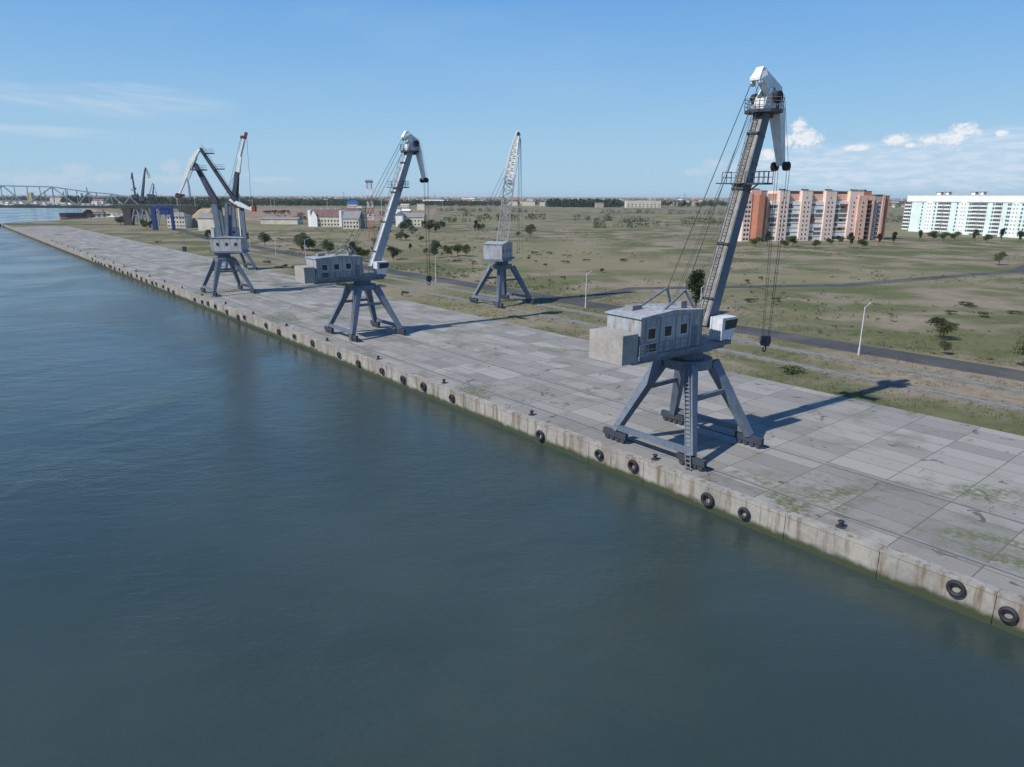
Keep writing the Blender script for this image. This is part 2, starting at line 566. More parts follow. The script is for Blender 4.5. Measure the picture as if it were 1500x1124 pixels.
# far bank: river bends away to the left
bank_pts = [(e0.x, e0.y), (e1.x, e1.y)] + [tuple(gnd(*q_).xy) for q_ in ((135, 850), (165, 910), (172, 1100), (130, 1500), (100, 1900), (70, 2150), (-60, 2250), (-500, 2400))] + [(-30000, 6000)]
mb = MB()
poly = bank_pts + [(-30000, 45000), (45000, 45000), (45000, -3000), (e0.x + 500, -3000), (e0.x + 5, e0.y - 300)]
mb.add([(x, y, 0) for x, y in poly], [tuple(range(len(poly)))[::-1]])
o = mb.build('ground', 'ground'); tag(o, kind='structure')
# triangulate cleanly through bmesh
import bmesh
bm = bmesh.new(); bm.from_mesh(o.data)
bmesh.ops.triangulate(bm, faces=bm.faces[:]); bmesh.ops.recalc_face_normals(bm, faces=bm.faces[:])
if sum(f.normal.z for f in bm.faces) < 0: bmesh.ops.reverse_faces(bm, faces=bm.faces[:])
bm.to_mesh(o.data); bm.free()
mb = MB(); mb.add([(-45000, -3000, -2.4), (6000, -3000, -2.4), (6000, 8000, -2.4), (-45000, 8000, -2.4)], [(0, 1, 2, 3)])
tag(mb.build('river', 'water'), kind='structure')
# quay wall face and its cap
mb = MB()
L = (e1 - e0).length
rzq = math.atan2(QD.y, QD.x)
for i in range(150):
    a = e0.lerp(e1, i / 150); b = e0.lerp(e1, (i + 1) / 150)
    c = (a + b) / 2 + QN * .25
    mb.box((c.x, c.y, -2.25), (L / 150 - .05, .5, 4.5), rzq)
    c2 = (a + b) / 2 + QN * .1
    mb.box((c2.x, c2.y, .13), (L / 150 - .03, .9, .26), rzq)
o = mb.build('quay_wall', 'quay_wall'); tag(o, kind='structure')
# earth slope for the natural far bank
mb = MB()
bp = [Vector((x, y, 0)) for x, y in bank_pts[1:]]
for a, b in zip(bp, bp[1:]):
    n = Vector((-(b - a).y, (b - a).x, 0)).normalized()
    mb.add([a, b, b + n * 9 + Vector((0, 0, -3.2)), a + n * 9 + Vector((0, 0, -3.2))], [(0, 1, 2, 3)])
tag(mb.build('river_bank', 'earth'), kind='structure')
# concrete apron along the quay
mb = MB(); mb.add([(-400, EDGE * -1 * 0 - 0, 0), (700, 0, 0), (700, 41, 0), (-400, 41, 0)], [(0, 1, 2, 3)])
o = mb.build('quay_apron', 'slab'); tag(o, kind='structure')
o.matrix_world = Matrix((( QD.x, -QN.x, 0, qp(0, EDGE).x), (QD.y, -QN.y, 0, qp(0, EDGE).y), (0, 0, 1, .012), (0, 0, 0, 1)))
bm = bmesh.new(); bm.from_mesh(o.data)
bm.normal_update()
bm.free()
# crane rails
for t_ in (-5.25, 5.25, 44.75, 55.25):
    mb = MB()
    a, b = qp(-300 if t_ < 20 else -20, t_, .08), qp(420 if t_ < 20 else 330, t_, .08)
    mb.beam(a, b, .14, .13)
    tag(mb.build('crane_rail', 'rail'), kind='structure')
# yard road inland of the apron
def strip(name, pts, width, mat_, z):
    mb = MB(); n = len(pts); vs = []
    for i, p in enumerate(pts):
        p = Vector(p); a = Vector(pts[max(0, i - 1)]); b = Vector(pts[min(n - 1, i + 1)])
        d = (b - a).normalized(); s_ = Vector((-d.y, d.x, 0)) * width / 2
        vs += [p + s_ + Vector((0, 0, z)), p - s_ + Vector((0, 0, z))]
    mb.add(vs, [(2 * i, 2 * i + 1, 2 * i + 3, 2 * i + 2) for i in range(n - 1)])
    return tag(mb.build(name, mat_), kind='structure')
strip('yard_road', [qp(-260, 66), qp(-60, 66), qp(60, 66), qp(200, 66), qp(420, 74), qp(600, 96)], 8, 'asphalt', .010)
strip('access_road', [qp(90, 69), qp(96, 100), qp(60, 160), qp(40, 260), qp(60, 420)], 6, 'asphalt', .016)
for t_ in (44.75, 55.25):
    strip('track_bed', [qp(-20, t_), qp(330, t_)], 3.4, 'ballast', .008)
# reddish bare embankment in the middle distance
mb = MB()
def mound(mb, pts_base, h, inset):
    n = len(pts_base); c = sum((Vector(p) for p in pts_base), Vector()) / n
    top = []
    for p in pts_base:
        d = (c - Vector(p)); top.append(Vector(p) + d.normalized() * min(inset, d.length * .45) + Vector((0, 0, h)))
    mb.add([Vector(p) for p in pts_base] + top, [(i, (i + 1) % n, n + (i + 1) % n, n + i) for i in range(n)] + [tuple(range(n, 2 * n))])
b0 = [gnd(362, 790), gnd(560, 800), gnd(640, 860), gnd(645, 1480), gnd(360, 1480), gnd(300, 1300)]
mound(mb, b0, 1.5, 12)
tag(mb.build('bare_earth', 'earth'), kind='structure')

# ------------------------------------------------------------------ cranes
def plane_uz(px, py, P, phi):
    """(u, z) of a photo pixel in the vertical plane through P that runs along heading phi"""
    d = ray(px, py); o = Vector((0, 0, CAMZ))
    nrm = Vector((-math.sin(phi), math.cos(phi), 0))
    t = (Vector(P) - o).dot(nrm) / d.dot(nrm)
    q = o + d * t - Vector(P)
    return q.x * math.cos(phi) + q.y * math.sin(phi), (o + d * t).z


RAIL_ANG = math.atan2(QD.y, QD.x)


def portal(root, phi, gauge=10.5, base=10.5, ztop=9.6, m='crane_blue_grey'):
    """four-legged travelling portal, turned so that it straddles the quay rails"""
    ang = RAIL_ANG - phi
    Rm = Matrix.Rotation(ang, 3, 'Z')
    def L(x, y, z): return Rm @ Vector((x, y, z))
    a, b = base / 2, gauge / 2
    for sx in (-1, 1):
        for sy in (-1, 1):
            mb = MB()
            mb.beam(L(sx * a, sy * b, 1.3), L(sx * 1.9, sy * 1.9, ztop), .7, .8, 1.1, 1.2, side=L(1, 0, 0))
            mb.build('leg', m, root)
            mb = MB()
            mb.box(L(sx * a, sy * b, .95), (3.4, .5, .7), ang)
            for k in (-1.15, -.4, .4, 1.15):
                c = L(sx * a + k, sy * b, .42)
                mb.tube(c - L(0, .16, 0), c + L(0, .16, 0), .32, n=12)
            mb.build('wheel_truck', 'crane_dark', root)
    mb = MB()
    for sy in (-1, 1): mb.beam(L(-a, sy * b, 1.75), L(a, sy * b, 1.75), .45, .6)
    for sx in (-1, 1):
        k = .62
        mb.beam(L(sx * (a - (a - 1.9) * k), -(b - (b - 1.9) * k), 1.3 + (ztop - 1.3) * k), L(sx * (a - (a - 1.9) * k), (b - (b - 1.9) * k), 1.3 + (ztop - 1.3) * k), .4, .5)
    mb.build('tie_beam', m, root)
    mb = MB()
    mb.tube((0, 0, ztop - .5), (0, 0, ztop + .5), 2.7, n=24)
    mb.tube((0, 0, ztop + .5), (0, 0, ztop + 1.5), 1.7, n=20)
    mb.tube((0, 0, ztop + 1.5), (0, 0, ztop + 1.9), 2.6, n=24)
    mb.build('slewing_ring', m, root)
    # stair up one leg
    mb = MB()
    p, q = L(-a - .2, b + .8, .1), L(-2.1, 2.9, ztop)
    for o_ in (-.3, .3):
        off = L(o_, 0, 0); mb.beam(p + off, q + off, .06, .16)
    for i in range(24):
        c = p.lerp(q, (i + .5) / 24); mb.box(c, (.6, .22, .04), ang)
    mb.build('stair', 'rail', root)


def deck_ring(mb, cx, z, r, n=12, t=.12):
    mb.tube((cx, 0, z - t), (cx, 0, z), r, n=n)


def ladder(mb, p, q, w=.45, side=(0, 1, 0), step=.35, cage=True, off=(0, 0, 0)):
    p, q = Vector(p), Vector(q); side = Vector(side); L_ = (q - p).length; d = (q - p).normalized()
    nn = side.cross(d).normalized()
    for s_ in (-1, 1): mb.beam(p + side * w / 2 * s_, q + side * w / 2 * s_, .05)
    n = int(L_ / step)
    for i in range(n):
        c = p.lerp(q, (i + .5) / n)
        mb.beam(c - side * w / 2, c + side * w / 2, .03)
    if cage:
        for k in range(int(L_ / 1.2)):
            c = p.lerp(q, (k + .5) / int(L_ / 1.2))
            pts = [c + side * math.cos(t) * .36 + nn * CAGE * (.05 + math.sin(t) * .7) for t in [math.pi * j / 5 for j in range(6)]]
            for a, b in zip(pts, pts[1:]): mb.beam(a, b, .035)
        for t in (math.pi * .25, math.pi * .5, math.pi * .75):
            o_ = side * math.cos(t) * .36 + nn * CAGE * (.05 + math.sin(t) * .7)
            mb.beam(p + o_, q + o_, .03)


CAGE = -1


def nose_crane(name, label, T, phi, tanl, jib, mats, zlow=28.5, hook_z=9.0, bw=1.0, arm=1.0):
    """level-luffing portal crane: box boom, bent white jib with a nose; T = world point of the boom top"""
    mboom, mlit, mjib = mats
    zf = 13.2
    du = (T.z - zf) * tanl
    foot_u = 2.6
    root = thing(name, label, 'crane', (T.x - math.cos(phi) * (du + foot_u), T.y - math.sin(phi) * (du + foot_u), 0), phi)
    tu = du + foot_u
    Tt = Vector((tu, 0, T.z)); Ft = Vector((foot_u, 0, zf))
    portal(root, phi)
    # slewing platform and machinery house
    mb = MB(); mb.bb(-10.5, 4.0, -2.6, 2.6, 11.5, 11.95)
    for s_ in (-1, 1): mb.beam((-10.5, s_ * 1.6, 11.3), (4, s_ * 1.6, 11.3), .35, .7)
    mb.build('slewing_platform', 'crane_blue_grey', root)
    mb = MB(); mb.bb(-10.2, -.8, -2.3, 2.3, 11.95, 15.6); mb.prism([(-10.4, 15.6), (-.6, 15.6), (-.6, 15.75), (-5.5, 16.1), (-10.4, 15.75)], -2.5, 2.5)
    hs_ = mb.build('machinery_house', 'house_grey', root)
    mb = MB()
    for s_ in (-1, 1):
        for x in (-10.1, -9.5, -7.4, -5.0, -2.9, -.9):
            mb = MB(); mb.bb(x - .05, x + .05, s_ * 2.3 - .05, s_ * 2.3 + .05, 12.0, 15.55); mb.build('wall_rib', 'roof_grey', hs_)
    mb = MB(); mb.bb(-3.2, -2.4, -1.4, -.6, 15.85, 16.6); mb.build('roof_vent', 'roof_grey', hs_)
    mb = MB(); mb.bb(-8.6, -7.2, .4, 1.5, 15.8, 16.4); mb.build('roof_vent', 'roof_grey', hs_)
    mb = MB(); mb.bb(-2.5, -1.5, -2.35, -2.26, 12.0, 14.1); mb.build('door', 'crane_blue_grey', hs_)
    mb = MB(); mb.bb(-9.2, -7.8, -2.36, -2.26, 12.2, 13.0); mb.build('louvre', 'crane_dark', hs_)
    for s_ in (-1, 1):
        for x in (-8.6, -6.2, -3.8):
            mb = MB(); mb.bb(x - .6, x + .6, s_ * 2.3 - .03, s_ * 2.3 + .03, 13.4, 14.6); mb.build('window_frame', 'roof_pale', hs_)
            mb = MB(); mb.bb(x - .5, x + .5, s_ * 2.3 - .04, s_ * 2.3 + .04, 13.5, 14.5); mb.build('window', 'glass', hs_)
    mb = MB(); mb.railing([(-10.4, -2.5, 11.95), (4, -2.5, 11.95)], 1.1); mb.railing([(-10.4, 2.5, 11.95), (4, 2.5, 11.95)], 1.1)
    mb.build('platform_railing', 'rail', root)
    mb = MB(); mb.prism([(2.0, 12.1), (4.1, 12.3), (4.6, 14.5), (2.0, 14.5)], -2.75, -1.15)
    cab = mb.build('cab', 'light_grey', root)
    mb = MB(); mb.prism([(2.5, 13.2), (4.40, 13.3), (4.66, 14.25), (2.5, 14.25)], -2.79, -1.11); mb.build('window', 'glass', cab)
    mb = MB(); mb.bb(-12.6, -10.5, -2.3, 2.3, 11.3, 14.2); mb.build('counterweight', 'concrete', root)
    # boom
    mb = MB(); mb.beam(Ft, Tt, 1.42 * bw, 1.30 * bw, 1.34, 1.12, side=(0, 1, 0))
    d = (Tt - Ft).normalized(); n = Vector((d.z, 0, -d.x))            # n points to the front
    for k in range(1, 8):
        c = Ft.lerp(Tt, k / 8)
        kk = bw + (1 - bw) * k / 8; mb.beam(c - d * .05, c + d * .05, 1.46 * kk, (1.28 - .14 * k / 8) * kk + .05, side=(0, 1, 0))
    boom = mb.build('boom', mboom, root)
    mb = MB()
    a, b = Ft - n * (.66 * bw + .01), Tt - n * .585
    mb.beam(a, b, 1.30, .06, 1.22, .06, side=(0, 1, 0))
    mb.build('boom_lit_face', mlit, boom)  # thin lighter plate: sunlight on the boom's back face put into colour
    mb = MB()
    for k in range(2, 16):
        c = a.lerp(b, k / 16.) - n * .06
        if k % 4 == 2:
            mb = MB(); mb.beam(c - d * .11, c + d * .11, 1.52, .3, side=(0, 1, 0)); mb.build('walkway_bracket', 'crane_dark', boom)
    global CAGE
    mb = MB(); CAGE = 1 if Vector((0, 1, 0)).cross(d).dot(n) < 0 else -1
    ladder(mb, a - n * .12 + Vector((0, .1, 0)), b - n * .12 + Vector((0, .1, 0)), .5)
    mb.build('ladder', 'worn_rail', boom)
    # top platform
    mb = MB(); z0 = T.z - .25
    ring = [(tu + 1.95 * math.cos(t) * .95, 2.05 * math.sin(t), z0) for t in [2 * math.pi * i / 10 + .314 for i in range(10)]]
    mb.slab([(p[0], p[1]) for p in ring], z0 - .32, z0)
    mb.beam((tu - 1.2, 0, z0 - .5), (tu + 1.2, 0, z0 - .5), .9, .5)
    pf = mb.build('top_platform', 'crane_dark', root)
    mb = MB(); mb.railing(ring, 1.15, 2, 1.3, .028, closed=True); mb.build('platform_railing', 'rail', pf)
    # lower platform round the boom
    zl = zlow
    c = Ft.lerp(Tt, (zl - zf) / (T.z - zf))
    mb = MB(); x = c.x
    mb.bb(x - 1.2, x + .5, .72, 2.0, zl - .1, zl); mb.bb(x - .9, x + .7, -3.15, -.72, zl - .18, zl)
    mb.bb(x - 1.3, x - .75, -.72, .72, zl - .08, zl)
    mb.beam((x, -.6, zl - 1.0), (x, -1.8, zl - .15), .12); mb.beam((x, .6, zl - .8), (x, 1.5, zl - .1), .1)
    mb.beam((x - 1.2, 1.0, zl - .05), (x - 1.3, 2.6, zl - .02), .12)
    pf = mb.build('lower_platform', 'crane_dark', root)
    mb = MB()
    mb.railing([(x - 1.2, .75, zl), (x - 1.2, 1.95, zl), (x + .45, 1.95, zl), (x + .45, .75, zl)], 1.15, 1, 1.0, .028)
    mb.build('platform_railing', 'crane_dark', pf)
    mb = MB()
    mb.railing([(x - .9, -.75, zl), (x - .9, -3.12, zl), (x + .65, -3.12, zl), (x + .65, -.75, zl)], 1.15, 1, .65, .028)
    mb.build('platform_railing', 'crane_dark', pf)
    # boom head cheeks
    mb = MB()
    for s_ in (-1, 1):
        mb.prism([(tu - 1.0, T.z - .25), (tu + 1.1, T.z - .25), (tu + 1.25, T.z + 1.3), (tu + .1, T.z + 1.9), (tu - .7, T.z + .9)], s_ * .62 - .08, s_ * .62 + .08)
    mb.bb(tu - .9, tu + .4, -.55, .55, T.z - .25, T.z + .9)
    mb.build('boom_head', mjib, root)
    for s_, r_ in ((-1, .60), (1, .52)):
        mb = MB(); c = Vector((tu + .75 - .4 * (s_ > 0), s_ * (1.16 if s_ < 0 else 1.5), T.z + 1.05))
        mb.tube(c - Vector((0, .22, 0)), c + Vector((0, .22, 0)), r_, n=20)
        mb.tube(c - Vector((0, .30, 0)), c + Vector((0, .30, 0)), r_ * .45, n=12)
        mb.build('sheave', 'sheave', root)
    # jib: outlines given in (du, dz) from the boom top
    K, TIP, HEAD = [Vector((tu + a_, 0, T.z + b_)) for a_, b_ in jib]
    mb = MB()
    lowd_ = (TIP - K).normalized()
    mb.beam(K + lowd_ * 1.7, TIP + lowd_ * .2, 1.42, 1.1 * arm, .78, .5, side=(0, 1, 0)); mb.beam(K + lowd_ * .4, K + lowd_ * 1.7, .9, 1.0 * arm, 1.42, 1.1 * arm, side=(0, 1, 0))
    # knuckle and rear arm: a deep plate box narrowing to the head
    hd = (HEAD - K).normalized(); hn = Vector((-hd.z, 0, hd.x))
    if hn.z < 0: hn = -hn
    hn = hn * arm
    poly = [K - lowd_ * -1.1 + Vector((.45, 0, 0)), K + hn * .42 + Vector((.25, 0, .2)), HEAD + hn * .38 + hd * .5, HEAD - hn * .55 + hd * .6,
            HEAD - hn * .62 - hd * .3, K - hn * 1.15 + hd * .4, K + lowd_ * 1.2 - Vector((.62, 0, 0))]
    mb.prism([(p.x, p.z) for p in poly], -.46, .46)
    j = mb.build('jib', mjib, root)
    mb = MB(); c = K - hn * .35 + hd * 1.0
    mb.tube(c - Vector((0, .55, 0)), c + Vector((0, .55, 0)), .26, n=14); mb.build('pin', 'light_grey', j)
    mb = MB(); mb.tube(c - Vector((0, .57, 0)), c + Vector((0, .57, 0)), .13, n=12); mb.build('pin_bore', 'crane_dark', j)
    # rear head: rope sheave housing
    mb = MB()
    hp = [HEAD + Vector((.25, 0, .62)), HEAD + Vector((-.25, 0, .50)), HEAD + Vector((-1.05, 0, -.55)), HEAD + Vector((-1.0, 0, -.80)), HEAD + Vector((-.1, 0, -.72)), HEAD + Vector((.35, 0, -.2))]
    mb.prism([(p.x, p.z) for p in hp], -.62, .62, shrink=lambda x, z: 1.0 if z < HEAD.z else .62)
    hh = mb.build('jib_head', mjib, root)
    hc = HEAD + Vector((-.55, 0, -1.0))
    for s_ in (-.5, .5):
        mb = MB(); mb.tube(hc + Vector((0, s_ - .1, 0)), hc + Vector((0, s_ + .1, 0)), .36, n=16)
        mb.tube(hc + Vector((0, s_ - .2, 0)), hc + Vector((0, s_ + .2, 0)), .14, n=8)
        mb.build('sheave', 'light_grey', hh)
    # nose sheaves
    for s_ in (-.74, .74):
        mb = MB(); c = TIP + Vector((0, s_, -.15)) + lowd_ * .15
        mb.tube(c - Vector((0, .26, 0)), c + Vector((0, .26, 0)), .50, n=22)
        mb.tube(c - Vector((0, .34, 0)), c + Vector((0, .34, 0)), .22, n=12)
        mb.build('nose_sheave', 'sheave', root)
        for k in (-.17, .17):
            mb = MB(); q = Vector((c.x + .46, c.y + k, c.z))
            mb.tube(q, Vector((q.x, q.y * .55, hook_z + 1.6)), .028, n=5); mb.build('hoist_rope', 'rope', root)
        mb = MB(); mb.tube(c + Vector((.3, 0, .4)), K + Vector((.75, s_ * .9, -.2)), .022, n=5); mb.build('jib_rope', 'rope', root)
    hx = TIP.x + .5
    mb = MB(); mb.prism([(hx - .35, hook_z + 1.7), (hx + .35, hook_z + 1.7), (hx + .45, hook_z + 1.0), (hx + .15, hook_z + .5), (hx - .15, hook_z + .5), (hx - .45, hook_z + 1.0)], -.5, .5)
    pts = [Vector((hx + .32 * math.sin(t), 0, hook_z + .12 - .34 * math.cos(t))) for t in [-2.2 + 4.0 * i / 8 for i in range(9)]]
    mb.beam((hx, 0, hook_z + .5), pts[-1], .12)
    for a_, b_ in zip(pts, pts[1:]): mb.beam(a_, b_, .13)
    mb.build('hook_block', 'crane_dark', root)
    # luffing ropes from the rear head to the machinery house
    for s_ in (-.5, .5):
        mb = MB(); mb.tube(hc + Vector((-.3, s_, 0)), (-2.6, s_ * 2.4, 17.6), .045, n=5); mb.build('luffing_rope', 'rope', root)
    for s_ in (-.28, .0):
        mb = MB(); mb.tube((tu - .75, s_ + .75, T.z + .4), (-2.2, s_ + .9, 15.9), .024, n=5); mb.build('boom_rope', 'rope', root)
    for s_ in (-.3, .3):
        mb = MB(); mb.tube(hc + Vector((.1, s_, -.2)), (tu - .3, s_, T.z + .6), .02, n=5); mb.build('boom_rope', 'rope', root)
    mb = MB()
    for s_ in (-1, 1):
        mb.beam((-1.4, s_ * 1.6, 15.7), (-2.6, s_ * 1.2, 17.7), .2); mb.beam((-6.4, s_ * 1.6, 15.9), (-2.6, s_ * 1.2, 17.7), .16)
    mb.build('rope_frame', 'crane_blue_grey', root)
    return root


PHI = R(37)
T1 = at(1119, 158, 80)
def rel(T, phi, *pts):
    o_ = []
    for px, py in pts:
        u, z = plane_uz(px, py, T, phi); o_.append((u, z - T.z))
    return o_
jib1 = rel(T1, PHI, (1136, 136), (1143.5, 240), (1115, 107))
print('jib1', jib1, 'T1', T1)
nose_crane('portal_crane', 'nearest portal crane, tallest in the view, with a weathered grey boom and bent white jib', T1, PHI, .315, jib1,
           ('crane_grey', 'crane_worn_lit', 'crane_white'), bw=1.12)  # dark boom sides and lighter back plate hold shade and sun in their colours
T2 = at(600.5, 219, 145)
PHI2 = R(38)
jib2 = rel(T2, PHI2, (610, 209), (621, 262), (596, 196))
print('jib2', jib2, 'T2', T2)
nose_crane('portal_crane', 'second portal crane with clean pale boom, right of the red and white mast', T2, PHI2, .405, jib2,
           ('crane_mid_grey', 'light_grey', 'crane_white'), zlow=28.7, bw=1.3, arm=.66)  # light grey plate paints the sunlit back face over the mid grey boom


def planar_crane(name, label, base, phi, Yref, with_portal=True):
    P = Vector(base)
    root = thing(name, label, 'crane', (P.x, P.y, 0), phi)
    def q(px, py, v=0.0):
        u, z = plane_uz(px, py, (P.x, P.y, 0), phi)
        return Vector((u, v, z))
    if with_portal:
        portal(root, phi)
    return root, q


def house(root, x0, x1, hw, z0, z1, m='house_grey'):
    mb = MB(); mb.bb(x0 - .4, x1 + .4, -hw - .4, hw + .4, z0 - .5, z0 - .004); mb.build('slewing_platform', 'crane_blue_grey', root)
    mb = MB(); mb.bb(x0, x1, -hw, hw, z0, z1); mb.prism([(x0 - .2, z1), (x1 + .2, z1), ((x0 + x1) / 2, z1 + .5)], -hw - .2, hw + .2)
    h_ = mb.build('machinery_house', m, root)
    for s_ in (-1, 1):
        mb = MB()
        for k in range(3):
            x = x0 + (x1 - x0) * (k + .6) / 3.4
            mb.bb(x - .4, x + .4, s_ * hw - .03, s_ * hw + .03, z0 + 1.4, z0 + 2.3)
        mb.build('window', 'glass', h_)


# crane with a double lever, facing left
B4 = gnd(334, 198)
r4, q = planar_crane('luffing_crane', 'luffing crane with an inverted V of white jib and dark stepped tie beam, facing left', B4, R(180), 198)
house(r4, -6, 2.5, 2.4, 12, 15.6)
MB.SC = .83
mb = MB(); A, B = q(317, 298), q(285.5, 240)
mb.beam(A, B, 1.8, 1.9, 1.0, 1.1, side=(0, 1, 0)); bo = mb.build('boom', 'crane_navy', r4)
mb = MB(); c = A.lerp(B, .86); mb.bb(c.x - 1.9, c.x + 1.6, -1.5, 1.5, c.z - .3, c.z); pf = mb.build('platform', 'crane_dark', r4)
mb = MB(); mb.railing([(c.x - 1.8, -1.4, c.z), (c.x + 1.5, -1.4, c.z), (c.x + 1.5, 1.4, c.z), (c.x - 1.8, 1.4, c.z)], 1.0, 1, 1.2, .02, closed=True)
mb.build('platform_railing', 'crane_dark', pf)
mb = MB(); ladder(mb, A + Vector((-.9, 0, .5)), B + Vector((-.9, 0, 0)), .5, cage=False); mb.build('ladder', 'crane_dark', bo)
# jib, bent at the knuckle
mb = MB()
H, K, Kt, TP = q(292.5, 218), q(279.5, 237), q(283, 245), q(263, 284)
mb.beam(H, K, 1.0, .8, 1.3, 1.6, side=(0, 1, 0)); mb.beam(K + (H - K).normalized() * .5, TP, 1.3, 1.55, .7, .6, side=(0, 1, 0))
mb.beam(q(288, 229), q(280.5, 247), .8, .45, .8, .4, side=(0, 1, 0))
jb = mb.build('jib', 'crane_white', r4)
mb = MB(); mb.tube(q(287.5, 232) + Vector((0, -.55, 0)), q(276, 262) + Vector((0, -.55, 0)), .10); mb.tube(q(287.5, 232) + Vector((0, .55, 0)), q(276, 262) + Vector((0, .55, 0)), .10); mb.build('stay_rod', 'crane_white', jb)
for s_ in (-.5, .5):
    mb = MB(); c = q(261.5, 286.5, s_); mb.tube(c - Vector((0, .22, 0)), c + Vector((0, .22, 0)), .62, n=16); mb.build('nose_sheave', 'sheave', r4)
mb = MB(); c = q(263, 285); mb.bb(c.x - .6, c.x + .8, -.8, .8, c.z - .7, c.z - .1); mb.bb(c.x - 1.2, c.x - .6, -.5, .5, c.z - .5, c.z + .1); mb.build('nose_frame', 'red_rust', r4)
for s_ in (-.5, .5):
    mb = MB(); c = q(261, 287, s_); mb.tube(c, (c.x, s_, 13), .05, n=5); mb.build('hoist_rope', 'rope_light', r4)
mb = MB(); c = q(261, 287); mb.prism([(c.x - .5, 13), (c.x + .5, 13), (c.x + .3, 11.6), (c.x - .3, 11.6)], -.4, .4); mb.build('hook_block', 'crane_dark', r4)
# stepped tie beam
mb = MB(); A, B = q(293, 217.5), q(343, 292)
mb.beam(A, B, .9, .8, 1.2, 1.1, side=(0, 1, 0)); tb = mb.build('tie_beam', 'crane_dark', r4)
mb = MB()
d = (B - A).normalized()
for k in range(26):
    c = A.lerp(B, .04 + k / 27.5)
    mb.beam(c + Vector((0, -.4, .3)), c + Vector((0, -.4, 1.5)), .05); mb.beam(c + Vector((0, -.4, .5)), c + Vector((-.55, -.4, .5)), .05)
mb.beam(A + Vector((-.1, -.4, 1.5)), B + Vector((0, -.4, 1.5)), .05)
mb.build('stair_railing', 'crane_dark', tb)
for t in (.115, .42):
    mb = MB(); c = A.lerp(B, t) + Vector((-.9, 0, .35)); mb.bb(c.x - 1.6, c.x + .9, -.9, .9, c.z - .25, c.z)
    pf = mb.build('rest_platform', 'crane_dark', tb)
    mb = MB(); mb.railing([(c.x - 1.5, -.8, c.z), (c.x + .8, -.8, c.z), (c.x + .8, .8, c.z), (c.x - 1.5, .8, c.z)], 1.0, 1, 1.2, .02, closed=True)
    mb.build('platform_railing', 'crane_dark', tb)
# tower frame
for pa, pb, wd in (((316.5, 299), (325, 340), 1.9), ((334.5, 297), (333.5, 345), 1.0)):
    mb = MB(); a_ = q(*pa); b_ = q(*pb); b_.z = 12.2
    for s_ in (-1.2, 1.2): mb.beam(a_ + Vector((0, s_, 0)), b_ + Vector((0, s_, 0)), .9, wd, side=(0, 1, 0))
    mb.build('tower_leg', 'crane_blue_grey', r4)
mb = MB(); a_, b_ = q(316, 301), q(349, 301)
for s_ in (-1.2, 1.2): mb.beam(a_ + Vector((0, s_, 0)), b_ + Vector((0, s_, 0)), .5, .6)
mb.beam(a_ + Vector((0, -1.4, 0)), a_ + Vector((0, 1.4, 0)), .6)
mb.build('tower_beam', 'brown_box', r4)
mb = MB(); a_, b_ = q(341, 288), q(356, 309)
mb.beam(a_, b_, 1.4, 1.6, .8, .7, side=(0, 1, 0)); mb.build('lever_arm', 'crane_navy', r4)
mb = MB(); a_, b_ = q(336.5, 292.5), q(371, 308.5)
a2 = q(350, 299)
mb.beam(a_, a2, 1.2, .5, 1.2, 1.5, side=(0, 1, 0)); mb.beam(a2, b_, 1.2, 1.5, .7, .5, side=(0, 1, 0)); mb.beam(q(365, 306.5), q(369, 302.5), .5, .5)
lv = mb.build('counterweight_lever', 'crane_white', r4)
mb = MB(); c = q(371, 306.8); mb.bb(c.x - .7, c.x + .2, -.7, .7, c.z - .6, c.z + .8); mb.build('counterweight', 'red_paint', r4)

MB.SC = 1.0
# folded crane behind it, pointing up
B5 = gnd(346, 262)
r5, q = planar_crane('luffing_crane', 'luffing crane folded nearly upright with a dark lower boom and rust red head', B5, R(35), 262)
q0 = q
def q(px, py, v=0.0, P=B5):
    p = at(px, py, P.y); m_ = Matrix.Rotation(-R(35), 3, 'Z') @ (p - Vector((P.x, P.y, 0)))
    return m_ + Vector((0, 0, 0)) + (Matrix.Rotation(-R(35), 3, 'Z') @ Vector((v, 0, 0)))
house(r5, -7, 2.0, 2.4, 12, 15.6)
for s_ in (-1.6, 1.6):
    mb = MB(); a_ = q(347, 303, s_); b_ = a_.copy(); b_.z = 12; mb.beam(a_, b_, 1.7, 1.0, side=q(1, 0) - q(0, 0)); mb.build('tower_leg', 'crane_blue_grey', r5)
mb = MB(); mb.beam(q(343, 303, -1.8), q(349, 303, 1.6), .7, .9); mb.beam(q(343, 288), q(347, 304), 1.2); mb.build('tower_beam', 'crane_navy', r5)
sd5 = Matrix.Rotation(-R(35), 3, 'Z') @ Vector((1, 0, 0))
mb = MB(); mb.beam(q(342, 296), q(347.8, 252), 1.7, 1.4, 1.3, 1.2, side=sd5); mb.build('boom', 'crane_navy', r5)
mb = MB(); mb.beam(q(349.5, 253), q(348, 296), .5, .5, side=sd5); mb.beam(q(343, 284), q(349, 268), .25); mb.build('strut', 'crane_dark', r5)
mb = MB(); mb.beam(q(348.5, 253), q(352.5, 230), 1.3, .9, .9, .9, side=sd5); mb.beam(q(350, 232), q(357, 203), .9, .9, .6, .7, side=sd5); mb.beam(q(352, 236), q(359, 206), .3, .3, side=sd5)
for k in range(9):
    t = k / 9
    mb.beam(q(350 + 7 * t, 232 - 29 * t), q(352 + 7 * (t + .08), 236 - 30 * (t + .08)), .12)
mb.beam(q(352.6, 236), q(351.6, 255), .3, .3)
jb = mb.build('jib', 'crane_white', r5)
mb = MB(); mb.beam(q(352.5, 201), q(359.5, 201.5), .9, 1.0); mb.beam(q(358.2, 204), q(361, 194), .9, .7, side=sd5); hh = mb.build('jib_head', 'red_rust', r5)
